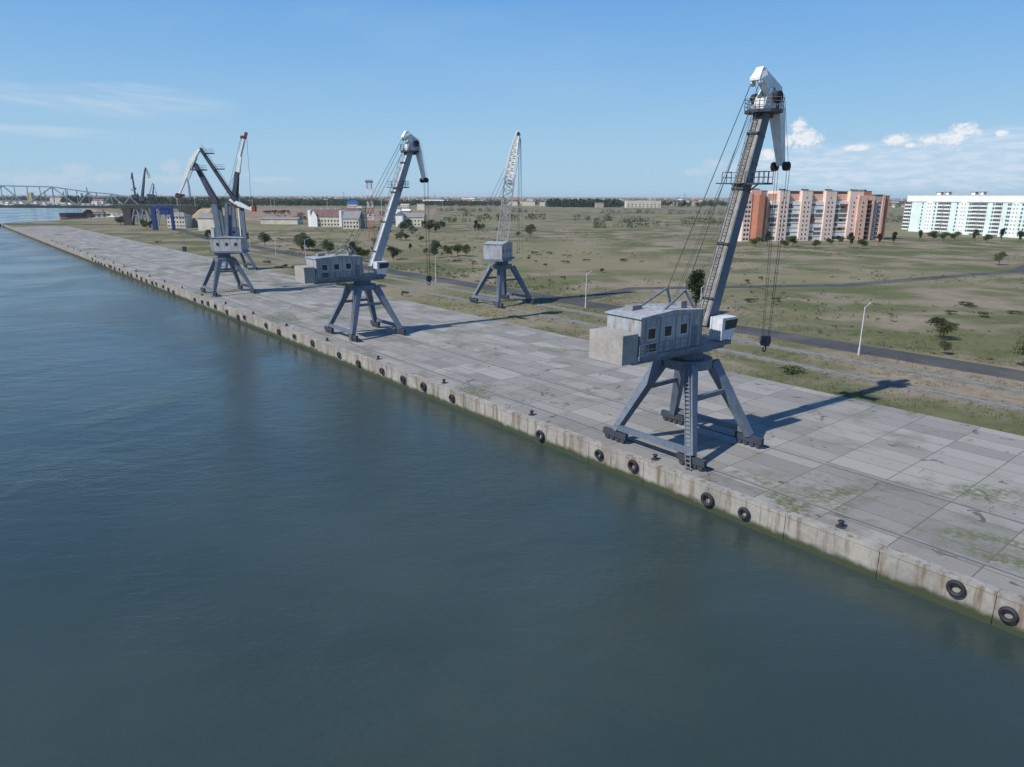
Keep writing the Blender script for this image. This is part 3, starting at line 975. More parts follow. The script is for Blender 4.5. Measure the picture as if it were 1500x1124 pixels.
mb = MB(); mb.beam(q(353.5, 199), q(358, 195), .22); mb.beam(q(355, 204), q(358, 206), .9, .5); mb.build('bracket', 'balcony_white', hh)
for a_, b_ in (((352.5, 203), (333, 284)), ((354, 203), (337, 284)), ((351, 240), (329, 288)), ((361.5, 202), (369, 312))):
    mb = MB(); e_ = q(*b_)
    mb.tube(q(*a_), e_, .06, n=5); mb.build('rope', 'rope_mid', r5)

# pale lattice crane near the middle
B3 = gnd(735, 180)
r3, q_ = planar_crane('lattice_crane', 'pale lattice boom crane pointing steeply upward near the middle of the view', B3, R(72), 182)
def q(px, py, v=0.0, P=B3):
    p = at(px, py, P.y)
    return Matrix.Rotation(-R(72), 3, 'Z') @ (p - Vector((P.x, P.y, 0)) + Vector((v, 0, 0)))
sd3 = Matrix.Rotation(-R(72), 3, 'Z') @ Vector((1, 0, 0))
house(r3, -7, 1.5, 2.4, 12, 15.6)
foot = q(733.5, 330); foot.z = 13
mb = MB(); mb.lattice(foot, q(747, 258), 2.7, 2.0, 2.3, 1.7, 11, .16, side=sd3, rd=.09); mb.build('boom', 'house_grey', r3)
mb = MB(); mb.lattice(q(744.5, 262), q(752, 226), 2.2, 1.6, 1.8, 1.3, 8, .24, side=sd3, rd=.15); mb.lattice(q(752, 226), q(759, 195), 1.8, 1.3, .7, .6, 7, .2, side=sd3, rd=.13)
mb.beam(q(750.6, 228), q(757, 196), .55, 1.2, .45, .8, side=sd3); mb.beam(q(754.5, 228), q(759.5, 196), .30, 1.1, .3, .7, side=sd3); mb.beam(q(746, 258), q(752, 230), .45, .8, side=sd3)
mb.beam(q(748.5, 226), q(756, 227), .9, 1.2); mb.beam(q(745, 250), q(750, 232), .25, 1.2, side=sd3)
mb.build('jib', 'crane_white', r3)
mb = MB(); mb.beam(q(756.5, 193.2), q(761, 193.2), .6, .5); mb.beam(q(757.2, 200), q(757.2, 193), .35, .7); hd_ = mb.build('jib_head', 'crane_white', r3)
mb = MB(); c = q(759.3, 197); mb.tube(c - sd3 * .3, c + sd3 * .3, .65, n=14); mb.build('sheave', 'sheave', hd_)
mb = MB()
a_, b_ = q(741, 257.5), q(755, 257.5); mb.beam(a_, b_, .12)
mb.beam(q(755, 257.5), q(752, 269.5), .12); mb.beam(q(741, 257.5), q(738, 270), .12); mb.beam(q(744, 269.5), q(752.5, 269.8), 1.6, .3); mb.beam(q(747, 257), q(745.5, 269), .12); mb.beam(q(751, 257), q(749, 269), .1)
mb.beam(q(744, 262), q(750, 268), .15); mb.build('maintenance_cradle', 'crane_dark', r3)
mb = MB(); mb.beam(q(750, 231.3), q(760, 231.3), .12); mb.beam(q(760, 231), q(755, 258), .08); mb.build('spreader', 'light_grey', r3)
for a_, b_ in (((749, 228), (720, 287)), ((748, 236), (726, 287)), ((747, 246), (730, 292)), ((762, 198), (760, 232)), ((760, 232), (758.5, 288)), ((762.5, 203), (761, 288)), ((763, 203), (766, 288))):
    mb = MB(); e_ = q(*b_)
    if b_[0] < 740: e_ = e_ + (e_ - q(*a_)) * .35; 
    else: e_.z = 13 if a_[1] > 202 else e_.z
    mb.tube(q(*a_), e_, .05, n=5); mb.build('rope', 'rope_mid', r3)

# far cranes beyond the bridge: (name suffix by Blender) each of bars in a frontal plane
def far_crane(label, Y, base_px, bars, cat='crane', group=None, name='harbour_crane', tower=3.0):
    P = gnd(base_px, Y); root = thing(name, label, cat, P, 0, group)
    for nm, m_, lst in bars:
        mb = MB()
        for a_, b_, w0, w1 in lst:
            a = at(a_[0], a_[1], Y) - P; b = at(b_[0], b_[1], Y) - P
            mb.beam(a, b, w0, w0, w1, w1)
        mb.build(nm, m_, root)
    t0 = at(bars[0][2][0][0][0], bars[0][2][0][0][1], Y) - P
    if tower:
        mb = MB()
        for sx in (-1, 1):
            for sy in (-1, 1): mb.beam((t0.x + sx * tower, sy * tower, 0), (t0.x + sx * .8, sy * .8, max(2, t0.z - 2)), .6)
        mb.bb(t0.x - 2.6, t0.x + 2.6, -2.2, 2.2, max(2, t0.z - 3), max(4, t0.z + .5))
        mb.build('portal', 'crane_navy', root)
    return root
far_crane('small dark harbour crane with a short leaning boom, leftmost of the far cranes', 720, 198,
          [('boom', 'crane_navy', [((198, 286), (193.2, 254), 1.3, 1.1), ((191.6, 263), (193.6, 253), .5, .9)]), ('cab', 'crane_dark', [((195.5, 275), (199, 277), 1.8, 1.8), ((191.8, 277), (194.5, 280), .6, .6), ((201, 283), (201.3, 288), .8, .8)])])
far_crane('tall navy harbour crane with a thin red jib, behind the bridge', 700, 208,
          [('boom', 'crane_navy', [((208.3, 290), (212.2, 250), 2.2, 1.2), ((212.2, 250), (213.4, 245.5), 1.2, .8)]),
           ('jib', 'red_rust', [((213.4, 245.5), (220.4, 260), .55, .4), ((213.6, 249), (218.6, 261), .35, .3), ((214.2, 260.5), (219, 261), .35, .35), ((214.5, 252), (217, 258), .3, .3)]),
           ('rope', 'rope_light', [((212, 252), (202, 285), .12, .12)])])
far_crane('thin pale harbour crane with a slanting jib, left of a pair far beyond the bridge', 1050, 220,
          [('boom', 'steel_bridge', [((218.5, 285), (223.6, 268), .9, .7)]), ('jib', 'steel_bridge', [((223.6, 268), (226, 277), .5, .4)])], tower=2.5)
far_crane('dark upright harbour crane, right of a pair far beyond the bridge', 1000, 224,
          [('boom', 'crane_navy', [((223.8, 286), (225.2, 270), 1.5, .9)]), ('jib', 'steel_bridge', [((225.2, 270.5), (229, 284), .4, .4), ((222, 281), (229, 282), .5, .5)])], tower=2.5)
far_crane('slim blue grey crane mast seen under the white jib', 950, 278,
          [('boom', 'steel_bridge', [((278.6, 290), (275.2, 263), 2.0, 1.3)]), ('jib', 'steel_bridge', [((274.6, 268), (275.0, 260.5), .9, .7)]), ('rope', 'rope_light', [((275.5, 264), (282, 288), .15, .15)])], tower=2.5)

# red and white lattice mast
P = gnd(544.5, 470); root = thing('lattice_mast', 'red and white lattice mast with a grey box on top', 'mast', P)
zt = at(543.2, 268, 470).z; n_ = 9
for k in range(n_):
    z0, z1 = zt * k / n_, zt * (k + 1) / n_
    mb = MB(); mb.lattice((0, 0, z0), (0, 0, z1), 3.6 - .8 * k / n_, 3.6 - .8 * k / n_, 3.6 - .8 * (k + 1) / n_, 3.6 - .8 * (k + 1) / n_, 2, .11, side=(1, 0, 0), rd=.045)
    mb.build('mast_section', 'mast_red' if k % 2 == 0 or k < 3 else 'white_paint', root)
mb = MB(); mb.bb(-2.1, 2.1, -2.1, 2.1, zt, zt + 1.3); mb.railing([(-2, -2, zt + 1.3), (2, -2, zt + 1.3), (2, 2, zt + 1.3), (-2, 2, zt + 1.3)], .6, closed=True)
mb.build('top_box', 'crane_blue_grey', root)
# concrete column by the crane lever
P = gnd(357, 330); mb = MB(); zt = at(355, 284.5, 330).z
mb.tube((0, 0, 0), (0, 0, zt), .75, .6, 14); mb.tube((0, 0, zt - 1.4), (0, 0, zt), .85, n=14); mb.beam((.75, 0, 0), (.75, 0, zt), .12)
o = mb.build('concrete_column', 'cream_wall'); o.location = P; tag(o, 'tall pale concrete column standing beside the crane lever with the red tip', 'column')

# ------------------------------------------------------------------ truss bridge
YB = 650
def bp(px, py, dy=0): 
    p = at(px, py, YB); return Vector((p.x * (1 + dy / YB), YB + dy, p.z))      # skewed crossing
root = thing('truss_bridge', 'long grey steel truss bridge crossing the river at left', 'bridge', bp(60, 304))
o0 = Vector(root.location)
def loc(v): return v - o0
zd0, zd1 = bp(60, 305.0).z, bp(60, 301.0).z
xl, xr = bp(-160, 303).x, bp(290, 303).x
mb = MB()
mb.bb(xl - o0.x, xr - o0.x, 0, 5, zd0 - o0.z + .5, zd1 - o0.z)
for y in (0.5, 4.5): mb.bb(xl - o0.x, xr - o0.x, y - .5, y + .5, zd0 - o0.z, zd0 - o0.z + .5)
mb.build('deck', 'bridge_deck', root)
mb = MB(); mb.railing([loc(Vector((xl, YB + .1, zd1))), loc(Vector((xr, YB + .1, zd1)))], 1.1, 1, 6, .09); mb.build('railing', 'rail', root)
tops = [(-70, 271.5), (4, 272.3), (76, 274), (129, 281.5), (163, 284.5), (190, 289)]
zdp = 300.2
for dy in (0, 5):
    mb = MB()
    T_ = [bp(x, y, dy) for x, y in tops]
    for a, b in zip(T_, T_[1:]): mb.beam(loc(a), loc(b), .85, .95)
    mb.beam(loc(T_[-1]), loc(bp(203, zdp, dy)), .6)
    mb.build('top_chord', 'steel_bridge', root)
    mb = MB()
    for a, b in (((4, 272.5), (38, zdp)), ((76, 274), (38, zdp)), ((-70, 272), (-36, zdp)), ((4, 272.5), (-36, zdp)), ((76, 274.5), (112, zdp)), ((129, 282), (114, zdp)), ((129, 282), (149, zdp)),
                 ((163, 285), (151, zdp)), ((163, 285), (180, zdp)), ((190, 289), (181, zdp)),
                 ((21, 287.5), (12, zdp))):
        mb.beam(loc(bp(*a, dy)), loc(bp(*b, dy)), .75)
    mb.build('diagonal', 'steel_bridge', root)
    mb = MB()
    def chord(px):
        for (x0, y0), (x1, y1) in zip(tops, tops[1:]):
            if x0 <= px <= x1: return y0 + (y1 - y0) * (px - x0) / (x1 - x0)
    for px in (-52, -34, -16, 0.5, 20, 39, 57.5, 76, 95.5, 112, 129, 163):
        a = bp(px, chord(px), dy); b = Vector((a.x, a.y, zd1))
        mb.beam(loc(a), loc(b), .5 if px not in (76, 4) else .75)
    mb.build('hanger', 'steel_bridge', root)
mb = MB()
for x, y in tops + [(21, 273), (40, 273), (57, 273.8), (95, 277), (145, 283)]:
    mb.beam(loc(bp(x, y, 0)), loc(bp(x, y, 5)), .4)
mb.build('cross_brace', 'steel_bridge', root)
for px, w_ in ((-95, 7), (184, 7.5), (268, 9)):
    p = bp(px, 304); mb = MB(); mb.bb(p.x - w_ / 2 - o0.x, p.x + w_ / 2 - o0.x, 0.3, 4.7, -3 - o0.z, zd0 - o0.z - .02); mb.bb(p.x - w_ / 2 - 1 - o0.x, p.x + w_ / 2 + 1 - o0.x, 0, 5, zd0 - o0.z - 1.6, zd0 - o0.z - .3)
    mb.build('pier', 'brown_box', root)
for px in (197, 210, 234):
    p = bp(px, 304); mb = MB()
    for s_ in (-1, 1):
        mb.beam((p.x - o0.x + s_ * 1, 1, zd0 - o0.z), (p.x - o0.x + s_ * 5.5, 1, -o0.z), .9); mb.beam((p.x - o0.x + s_ * 1, 4.5, zd0 - o0.z), (p.x - o0.x + s_ * 5.5, 4.5, -o0.z), .9)
    mb.beam((p.x - o0.x - 3, 1, 9 - o0.z), (p.x - o0.x + 3, 1, 9 - o0.z), .6)
    mb.build('trestle', 'steel_bridge', root)
# bridge approach embankment at the right end
p = bp(268, 304); q2 = bp(300, 304)
mb = MB(); mb.prism([(p.x, 0), (p.x, zd1 - .6), (q2.x - 9, zd1 - .8), (q2.x + 8, 0)], YB - 2, YB + 12); tag(mb.build('bridge_embankment', 'brown_box'), kind='structure')

# blue gantry below the deck
P = gnd(222, 560); root = thing('gantry', 'bright blue steel gantry in front of the bridge', 'gantry', P)
f = lambda px, py: at(px, py, 560) - P
zt = f(222, 303).z
for px, wd in ((222.5, 3.2), (249.5, 1.6)):
    a = f(px, 303); mb = MB(); mb.bb(a.x - wd / 2, a.x + wd / 2, 0, 2.5, 0, zt - 1.4); mb.build('leg', 'blue_paint', root)
mb = MB(); a, b = f(220, 303), f(251, 303); mb.bb(a.x, b.x, 0, 3, zt - 1.4, zt + .7); mb.bb(a.x + 7, a.x + 14, .4, 3.4, zt - 6, zt - 1.4); mb.build('beam', 'blue_paint', root)
mb = MB(); mb.beam((a.x + 2, 1, zt - 6), (a.x + 7, 1, zt - 1.5), .6); mb.beam((a.x + 11, 1, zt - 3), (b.x - 2, 1, zt - 8), .4); mb.build('brace', 'bright_blue', root)

# ------------------------------------------------------------------ apartment blocks
def add_windows(root, rects, parent_name='window', depth=.06, m='glass', frame=None):
    pass


# brick block: built along its facade; local x along the facade, facade looks to -y
ZR = 27.0
A_ = at(1113, 300, 448); B_ = at(1303, 300, 470)
P0 = Vector((A_.x, A_.y, 0)); ax = Vector((B_.x - A_.x, B_.y - A_.y, 0)); LB = ax.length; rzb = math.atan2(ax.y, ax.x)
br = thing('apartment_block', 'long stepped brick apartment block of pale pink bays and orange walls', 'apartment block', P0, rzb)
def pxx(px):
    """distance along the facade that stands in photo column px"""
    d = ray(px, 300); n = Vector((-ax.y, ax.x, 0)).normalized()
    t = (P0 - Vector((0, 0, CAMZ))).dot(n) / d.dot(n)
    p = Vector((0, 0, CAMZ)) + d * t
    return (Vector((p.x, p.y, 0)) - P0).dot(ax.normalized())
FL = 2.8
def wins(mb, xs, z0s, y, w_=1.3, h_=1.4):
    for x in xs:
        for z in z0s: mb.bb(x - w_ / 2, x + w_ / 2, y - .03, y + .25, z, z + h_)
def winparts(parent, xs, zs, y, w_=1.3, h_=1.4, m='glass', keep=99, name='window'):
    """each window its own mesh; the rows past keep go in one"""
    rest = MB()
    for k, z in enumerate(zs):
        for x in xs:
            if k < keep:
                mb = MB(); mb.bb(x - w_ / 2, x + w_ / 2, y - .03, y + .25, z, z + h_); mb.build(name, m, parent)
            else: rest.bb(x - w_ / 2, x + w_ / 2, y - .03, y + .25, z, z + h_)
    if rest.v: tag(rest.build(name, m, parent), kind='stuff')
def ftop(px, py): return CAMZ + (289.2 - py + .0) / F * 455
zrow = [CAMZ - (297 - 289.6) / F * 455 - .35 - FL * k for k in range(9)]           # window sill heights, top row first below the parapet
zrow = [z for z in zrow if z > .6]
# recessed orange wings between the pale bays
bays = [(1138.5, 1152.5, 279.8), (1171, 1186, 279.8), (1205.5, 1221, 279.8), (1241, 1260, 279.8)]
wings = [(1124, 1138.5, 284), (1152.5, 1171, 281.5), (1186, 1205.5, 281.5), (1221, 1241, 281.5)]
x0w = pxx(1124)
for a, b, ty in bays:
    xa, xb = pxx(a), pxx(b); zt = ftop(0, ty)
    mb = MB(); mb.bb(xa, xb, -2.2, 12, 0, zt); wl = mb.build('stair_bay', 'pink_brick', br)
    mb = MB(); mb.bb(xa - .12, xb + .12, -2.35, 12.1, zt, zt + .22); mb.build('parapet', 'roof_pale', wl)
    mb = MB(); c = (xa + xb) / 2
    winparts(wl, (c - 1.35, c + 1.35), zrow, -2.2, .9, 1.15); winparts(wl, (c,), [zrow[0] + FL + .3], -2.2, .8, .9)
    mb = MB(); mb.bb(c + .2, c + 2.6, 1, 3.4, zt + .22, zt + 1.0); mb.bb(c - 1.5, c - .7, 2, 3, zt + .22, zt + 1.2); mb.build('roof_vent', 'roof_brown', wl)
    mb = MB(); mb.beam((c - .5, 1, zt + .2), (c - .5, 1, zt + 3.0), .07); mb.beam((c - 1.1, 1, zt + 2.7), (c + .1, 1, zt + 2.7), .06); mb.build('aerial', 'crane_dark', wl)
for i, (a, b, ty) in enumerate(wings):
    xa, xb = pxx(a), pxx(b); zt = ftop(0, ty)
    zb = zt - 1.2 if i else zt
    mb = MB(); mb.bb(xa, xb, .6, 12, 0, zb); wl = mb.build('wing_wall', 'orange_brick', br)
    if i:
        mb = MB(); mb.prism([(xa + .01, zb), (xb - .01, zb), (xb - .01, zt + .55), (xa + .01, zt + .55)], 1.0, 12); mb.build('roof', 'roof_brown', wl)
        mb = MB(); mb.bb(xa + 1.2, xa + 2.1, 3, 4, zt + .2, zt + .8); mb.build('chimney', 'roof_grey', wl)
    mb = MB(); mb.bb(xa + .01, xb - .01, .48, .6, zrow[0] + 3.0, zrow[0] + 3.3); mb.build('cornice', 'pink_brick', wl)
    # balcony bands: glazed white loggias stacked storey by storey
    for k, z in enumerate(zrow):
        xm = xa + (xb - xa) * (.38 + .1 * random.random())
        if i == 0: parts = [(xa + 2.2, xb - .2)]
        else: parts = [(xa + .15, xm - .1), (xm + .15, xb - .15)]
        for j, (u0, u1) in enumerate(parts):
            glazed = random.random() < .8
            mb = MB(); mb.bb(u0, u1, -1.0, .598, z - .9, z - .1, 0)
            mb.bb(u0, u1, -1.06, .598, z - 1.06, z - .9, 1)
            col_ = random.choice(['balcony_white', 'balcony_white', 'balcony_white', 'pink_brick', 'roof_red'])
            if (i, k, j) == (1, 0, 0): col_ = 'roof_maroon'
            bal = mb.build('balcony', [col_, 'concrete'], br)
            if glazed:
                mb = MB(); mb.bb(u0 + .05, u1 - .05, -.92, .598, z - .1, z + 1.45); mb.build('glazing', 'balcony_white' if random.random() < (.75 if k == 0 else .45) else 'glass', bal)
                mb = MB(); n_ = max(2, int((u1 - u0) / .9))
                for t in range(n_ + 1):
                    x = u0 + .05 + (u1 - u0 - .1) * t / n_; mb.bb(x - .06, x + .06, -.96, -.9, z - .1, z + 1.45)
                mb.build('glazing_frame', 'balcony_white', bal)
            else:
                mb = MB(); wins(mb, ((u0 + u1) / 2,), [z], .6, (u1 - u0) * .6, 1.5); mb.build('window', 'glass', bal)
# left corner tower: projecting red block with a taller orange block behind
xa, xb = pxx(1096), pxx(1124)
zt = ftop(0, 279.0)
mb = MB(); mb.bb(pxx(1101), pxx(1116), 1.0, 13, 0, zt); t1 = mb.build('tower_wall', 'orange_brick', br)
mb = MB(); mb.bb(pxx(1105), pxx(1107.5), 2, 5, zt, zt + .8); mb.bb(pxx(1111), pxx(1113), 2, 5, zt, zt + .8); mb.build('roof_vent', 'roof_brown', t1)
mb = MB(); mb.bb(pxx(1116) + .02, pxx(1124.5), 1.4, 13, 0, ftop(0, 280.2)); mb.bb(pxx(1116) + .02, pxx(1124.5) + .2, 1.2, 13, ftop(0, 280.2), ftop(0, 279.8)); mb.build('tower_wall', 'tan_wall', br)
mb = MB()
pl_ = [(pxx(1101) + .3, .9), (pxx(1106), -4.2), (pxx(1114), -4.6), (pxx(1122.5), .9)]
mb.slab(pl_, 0, ftop(0, 285.3)); mb.build('corner_wall', 'red_brick', br)
mb = MB(); mb.bb(pxx(1090), pxx(1101) - .02, -.5, 13, 0, ftop(0, 282.5)); lw = mb.build('end_wall', 'pink_brick', br)
mb = MB(); mb.bb(pxx(1096.5), pxx(1100), -.62, -.5, zrow[0] + 1.7, ftop(0, 283.2)); mb.build('brick_panel', 'orange_brick', lw)
winparts(lw, (pxx(1093.5), pxx(1098)), zrow, -.5, 1.4, 1.3, keep=3)
# right corner group
zt = ftop(0, 281.6)
mb = MB(); mb.bb(pxx(1260) + .02, pxx(1278), 2.0, 13, 0, ftop(0, 280.3)); rw = mb.build('rear_wall', 'red_brick', br)
mb = MB(); mb.bb(pxx(1260) + .3, pxx(1278) + .1, 1.9, 13.1, ftop(0, 280.3), ftop(0, 279.6)); mb.bb(pxx(1263), pxx(1267), 4, 6, ftop(0, 279.6), ftop(0, 278)); mb.bb(pxx(1271), pxx(1273), 4, 6, ftop(0, 279.6), ftop(0, 277.5)); mb.build('roof', 'roof_brown', rw)
mb = MB(); mb.bb(pxx(1252), pxx(1265), -3.6, 1.99, 0, ftop(0, 286)); b1 = mb.build('corner_wall', 'orange_brick', br)
winparts(b1, (pxx(1258.5),), zrow, -3.6, 1.4, 1.5, 'balcony_white', name='window_frame'); winparts(b1, (pxx(1258.5),), [z + .12 for z in zrow], -3.66, 1.0, 1.2)
mb = MB(); mb.bb(pxx(1265) + .02, pxx(1278), -1.6, 1.99, zrow[0] + 2.1, ftop(0, 286)); mb.build('lintel_wall', 'orange_brick', br)
for k, z in enumerate(zrow):
    mb = MB(); mb.bb(pxx(1265) + .05, pxx(1275), -1.7, 1.99, z - .95, z - .1, 0); mb.bb(pxx(1265) + .05, pxx(1275), 1.2, 1.98, z - .1, z + 1.85, 1); mb.build('loggia', ['tan_wall', 'crane_dark'], br)
mb = MB(); mb.bb(pxx(1275) + .02, pxx(1278), -1.7, 1.99, 0, zrow[0] + 2.08); mb.build('wall_pier', 'orange_brick', br)
mb = MB(); mb.bb(pxx(1278) + .02, pxx(1293), .8, 13, 0, ftop(0, 286)); c1_ = mb.build('side_wall', 'tan_wall', br)
mb = MB(); mb.bb(pxx(1278) + .04, pxx(1293), .6, 13.1, ftop(0, 286), ftop(0, 284.5)); mb.build('roof', 'roof_brown', c1_)
winparts(c1_, (pxx(1289),), zrow, .8, 4.0, 1.6, 'balcony_white', name='window_frame'); winparts(c1_, (pxx(1288), pxx(1290.8)), [z + .15 for z in zrow], .74, 1.2, 1.2, keep=3)
mb = MB(); mb.bb(pxx(1293) + .02, pxx(1296.5), .2, 13, 0, ftop(0, 285)); mb.build('wall_pier', 'orange_brick', br)
mb = MB(); mb.bb(pxx(1296.5) + .02, pxx(1304), 1.4, 13, 0, ftop(0, 286.3)); d1_ = mb.build('side_wall', 'red_brick', br)
mb = MB(); mb.bb(pxx(1296.5) + .04, pxx(1304) + .1, 1.2, 13.1, ftop(0, 286.3), ftop(0, 285.8)); mb.build('roof', 'roof_grey', d1_)

# white and mint panel block
A_ = at(1329, 300, 600); B_ = at(1500, 300, 500)
P0 = Vector((A_.x, A_.y, 0)); ax = Vector((B_.x - A_.x, B_.y - A_.y, 0)); rzb = math.atan2(ax.y, ax.x)
wb = thing('apartment_block', 'white panel apartment block with mint green recesses, at the right edge', 'apartment block', P0, rzb)
ztw = at(1329, 286.3, 600).z
Lw = pxx(1560)
mb = MB(); mb.bb(0, Lw, 0, 13, 0, ztw - 2.9); body = mb.build('wall', 'mint_wall', wb)
mb = MB(); mb.bb(-.3, Lw, -.5, 13.2, ztw - 5.0 + .0, ztw); mb.build('attic_wall', 'white_wall', wb)
mb = MB(); mb.bb(-.5, Lw, -.7, 13.4, ztw, ztw + .35); mb.build('roof_edge', 'roof_pale', wb)
zr = [CAMZ - (298.7 - 289.8) / F * 575 - .0 - FL * k for k in range(8)]
zr = [z for z in zr if z > .5]
bayp = [(1358, 1367), (1408, 1417.5), (1485.5, 1494), (1533, 1542)]
for a, b in bayp:
    xa, xb = pxx(a), pxx(b); mb = MB(); mb.bb(xa, xb, -.45, -.001, 0, ztw - 5.002); sb = mb.build('stair_panel', 'white_wall', wb)
    mb = MB(); c = (xa + xb) / 2; winparts(sb, (c - 1.25, c + 1.25), [z + .3 for z in zr], -.45, .8, .8, keep=7)
bal = [(1327.6, 1336.2), (1376, 1384), (1385.5, 1393.5), (1427, 1436), (1437.3, 1447), (1460, 1469.5), (1510, 1520)]
for i, (a, b) in enumerate(bal):
    xa, xb = pxx(a), pxx(b)
    for z in zr:
        mb = MB(); mb.bb(xa, xb, -1.3, -.002, z - .95, z + .05); bl = mb.build('balcony', 'white_wall', wb)
        mb = MB(); mb.bb(xa + .15, xb - .15, -1.2, -.01, z + .05, z + 1.65); mb.build('glazing', 'glass', bl)
        mb = MB()
        for t in range(4): 
            x = xa + .1 + (xb - xa - .2) * t / 3; mb.bb(x - .08, x + .08, -1.27, -1.18, z + .05, z + 1.7)
        mb.build('glazing_frame', 'white_wall', bl)
winparts(body, [pxx(px) for px in (1352, 1370.5, 1403, 1421, 1424, 1456, 1478, 1481, 1499, 1505, 1530)], zr, 0, 1.2, 1.5, keep=4)
for a, b in ((1364, 1369.5), (1377.5, 1381), (1414, 1419.5), (1427.5, 1431.5), (1492, 1498)):
    xa, xb = pxx(a), pxx(b); mb = MB(); mb.bb(xa, xb, 4, 7, ztw + .35, ztw + 2.3); sh = mb.build('roof_shaft', 'white_wall', wb)
    mb = MB(); mb.bb(xa - .8, xb + .9, 3.6, 7.4, ztw + 2.3, ztw + 2.6); mb.bb(xb, xb + .6, 4, 6, ztw + .35, ztw + 2.3); mb.bb(xa - .6, xa, 4, 6, ztw + .35, ztw + 2.3); mb.build('cap', 'roof_grey', sh)
for px, h_ in ((1372, 5.0), (1422, 5.2), (1499, 5)):
    x = pxx(px); mb = MB(); mb.beam((x, 6, ztw + .3), (x, 6, ztw + h_), .1); mb.beam((x - 2, 6, ztw + h_ - .2), (x + 2, 6, ztw + h_ - .2), .1); mb.build('aerial', 'roof_grey', wb)

# ------------------------------------------------------------------ trees
def hor(px): return 288 + .0039 * (px - 750)


def crown_mesh(mb, rnd, W_, H_, z0, n_lobe, n_leaf, size, mi=0, flat=.8):
    lobes = []
    for i in range(n_lobe):
        t = rnd.random(); a = rnd.random() * 6.283
        zc = z0 + H_ * (.22 + .62 * t)
        rr = W_ / 2 * (.62 * math.sin(math.pi * (.18 + .74 * t)) + .05) * rnd.uniform(.5, 1.05)
        lobes.append((Vector((math.cos(a) * rr, math.sin(a) * rr, zc)), W_ * rnd.uniform(.16, .28), H_ * rnd.uniform(.12, .20)))
    for k in range(n_leaf):
        c, rw, rh = rnd.choice(lobes)
        d = Vector((rnd.gauss(0, 1), rnd.gauss(0, 1), rnd.gauss(0, 1))).normalized() * (rnd.random() ** .35)
        p = c + Vector((d.x * rw, d.y * rw, d.z * rh))
        a = Vector((rnd.gauss(0, 1), rnd.gauss(0, 1), rnd.gauss(0, .7))).normalized(); b = a.orthogonal().normalized()
        b = (b + a.cross(b) * rnd.uniform(-1, 1)).normalized()
        s = size * rnd.uniform(.6, 1.35)
        mb.add([p - a * s * .5, p + b * s * .38, p + a * s * .5, p - b * s * .38], [(0, 1, 2, 3)], mi)
    return lobes


def make_tree(label, leaf, W_, H_, n_lobe, n_leaf, size, seed, name='tree', group=None, split=True):
    rnd = random.Random(seed)
    root = thing(name, label, 'tree', (0, 0, -500), 0, group)
    mb = MB(); lobes = crown_mesh(mb, rnd, W_, H_ * .84, H_ * .14, n_lobe, n_leaf, size)
    mb.build('crown', leaf, root)
    mb = MB(); r = H_ * .018
    mb.tube((0, 0, -.3), (rnd.uniform(-.3, .3), 0, H_ * .3), r * 1.3, r, 8)
    mb.tube((0, 0, H_ * .28), (rnd.uniform(-.3, .3), .2, H_ * .75), r, r * .35, 7)
    for c, rw, rh in lobes[:7]: mb.tube((0, 0, c.z * rnd.uniform(.45, .7)), c, r * .5, r * .12, 5)
    mb.build('trunk', 'bark', root)
    return root


def bush(label, leaf, W_, H_, seed, n=500, size=.45):
    rnd = random.Random(seed); mb = MB()
    crown_mesh(mb, rnd, W_, H_ * 1.15, -H_ * .12, 9, n, size)
    o = mb.build('bush', leaf); o.location = (0, 0, -500); tag(o, label, 'bush'); return o


PRO = {}
for key, lab, leaf, W_, H_, nl, nf, sz in (
        ('dark', 'dense dark green tree', 'leaf_dark', 10, 12, 16, 620, 1.15),
        ('dark2', 'dense dark green tree', 'leaf_dark', 12, 12, 20, 640, 1.2),
        ('mid', 'mid green rounded tree', 'leaf_mid', 10, 12, 15, 560, 1.1),
        ('mid2', 'mid green rounded tree', 'leaf_mid', 8, 12, 12, 480, 1.0),
        ('pale', 'pale dusty green tree', 'leaf_pale', 9, 12, 12, 420, 1.0),
        ('pop', 'tall narrow poplar', 'leaf_mid', 4.2, 12, 14, 420, .8)):
    PRO[key] = make_tree(lab, leaf, W_, H_, nl, nf, sz, hash_seed := sum(map(ord, key)))
NEARP = {k: make_tree('', lf, W_, H_, 13, 3400, .40, sd) for k, lf, W_, H_, sd in (('a', 'leaf_mid', 10.5, 9, 91), ('b', 'leaf_pale', 8, 9, 92), ('c', 'leaf_dark', 6, 12, 93))}
KEEP = {}
for r_ in list(PRO.values()) + list(NEARP.values()): KEEP[r_] = KIDS(r_)


def plant(proto, loc, h, label, group, base_h=12.0, wide=1.0):
    c = proto.copy(); COL.objects.link(c)
    s = h / base_h
    c.location = loc; c.scale = (s * wide, s * wide, s); c.rotation_euler = (0, 0, random.random() * 6.283)
    c['label'] = label; c['group'] = group
    for ch in KEEP[proto]:
        d = ch.copy(); COL.objects.link(d); d.parent = c
    return c


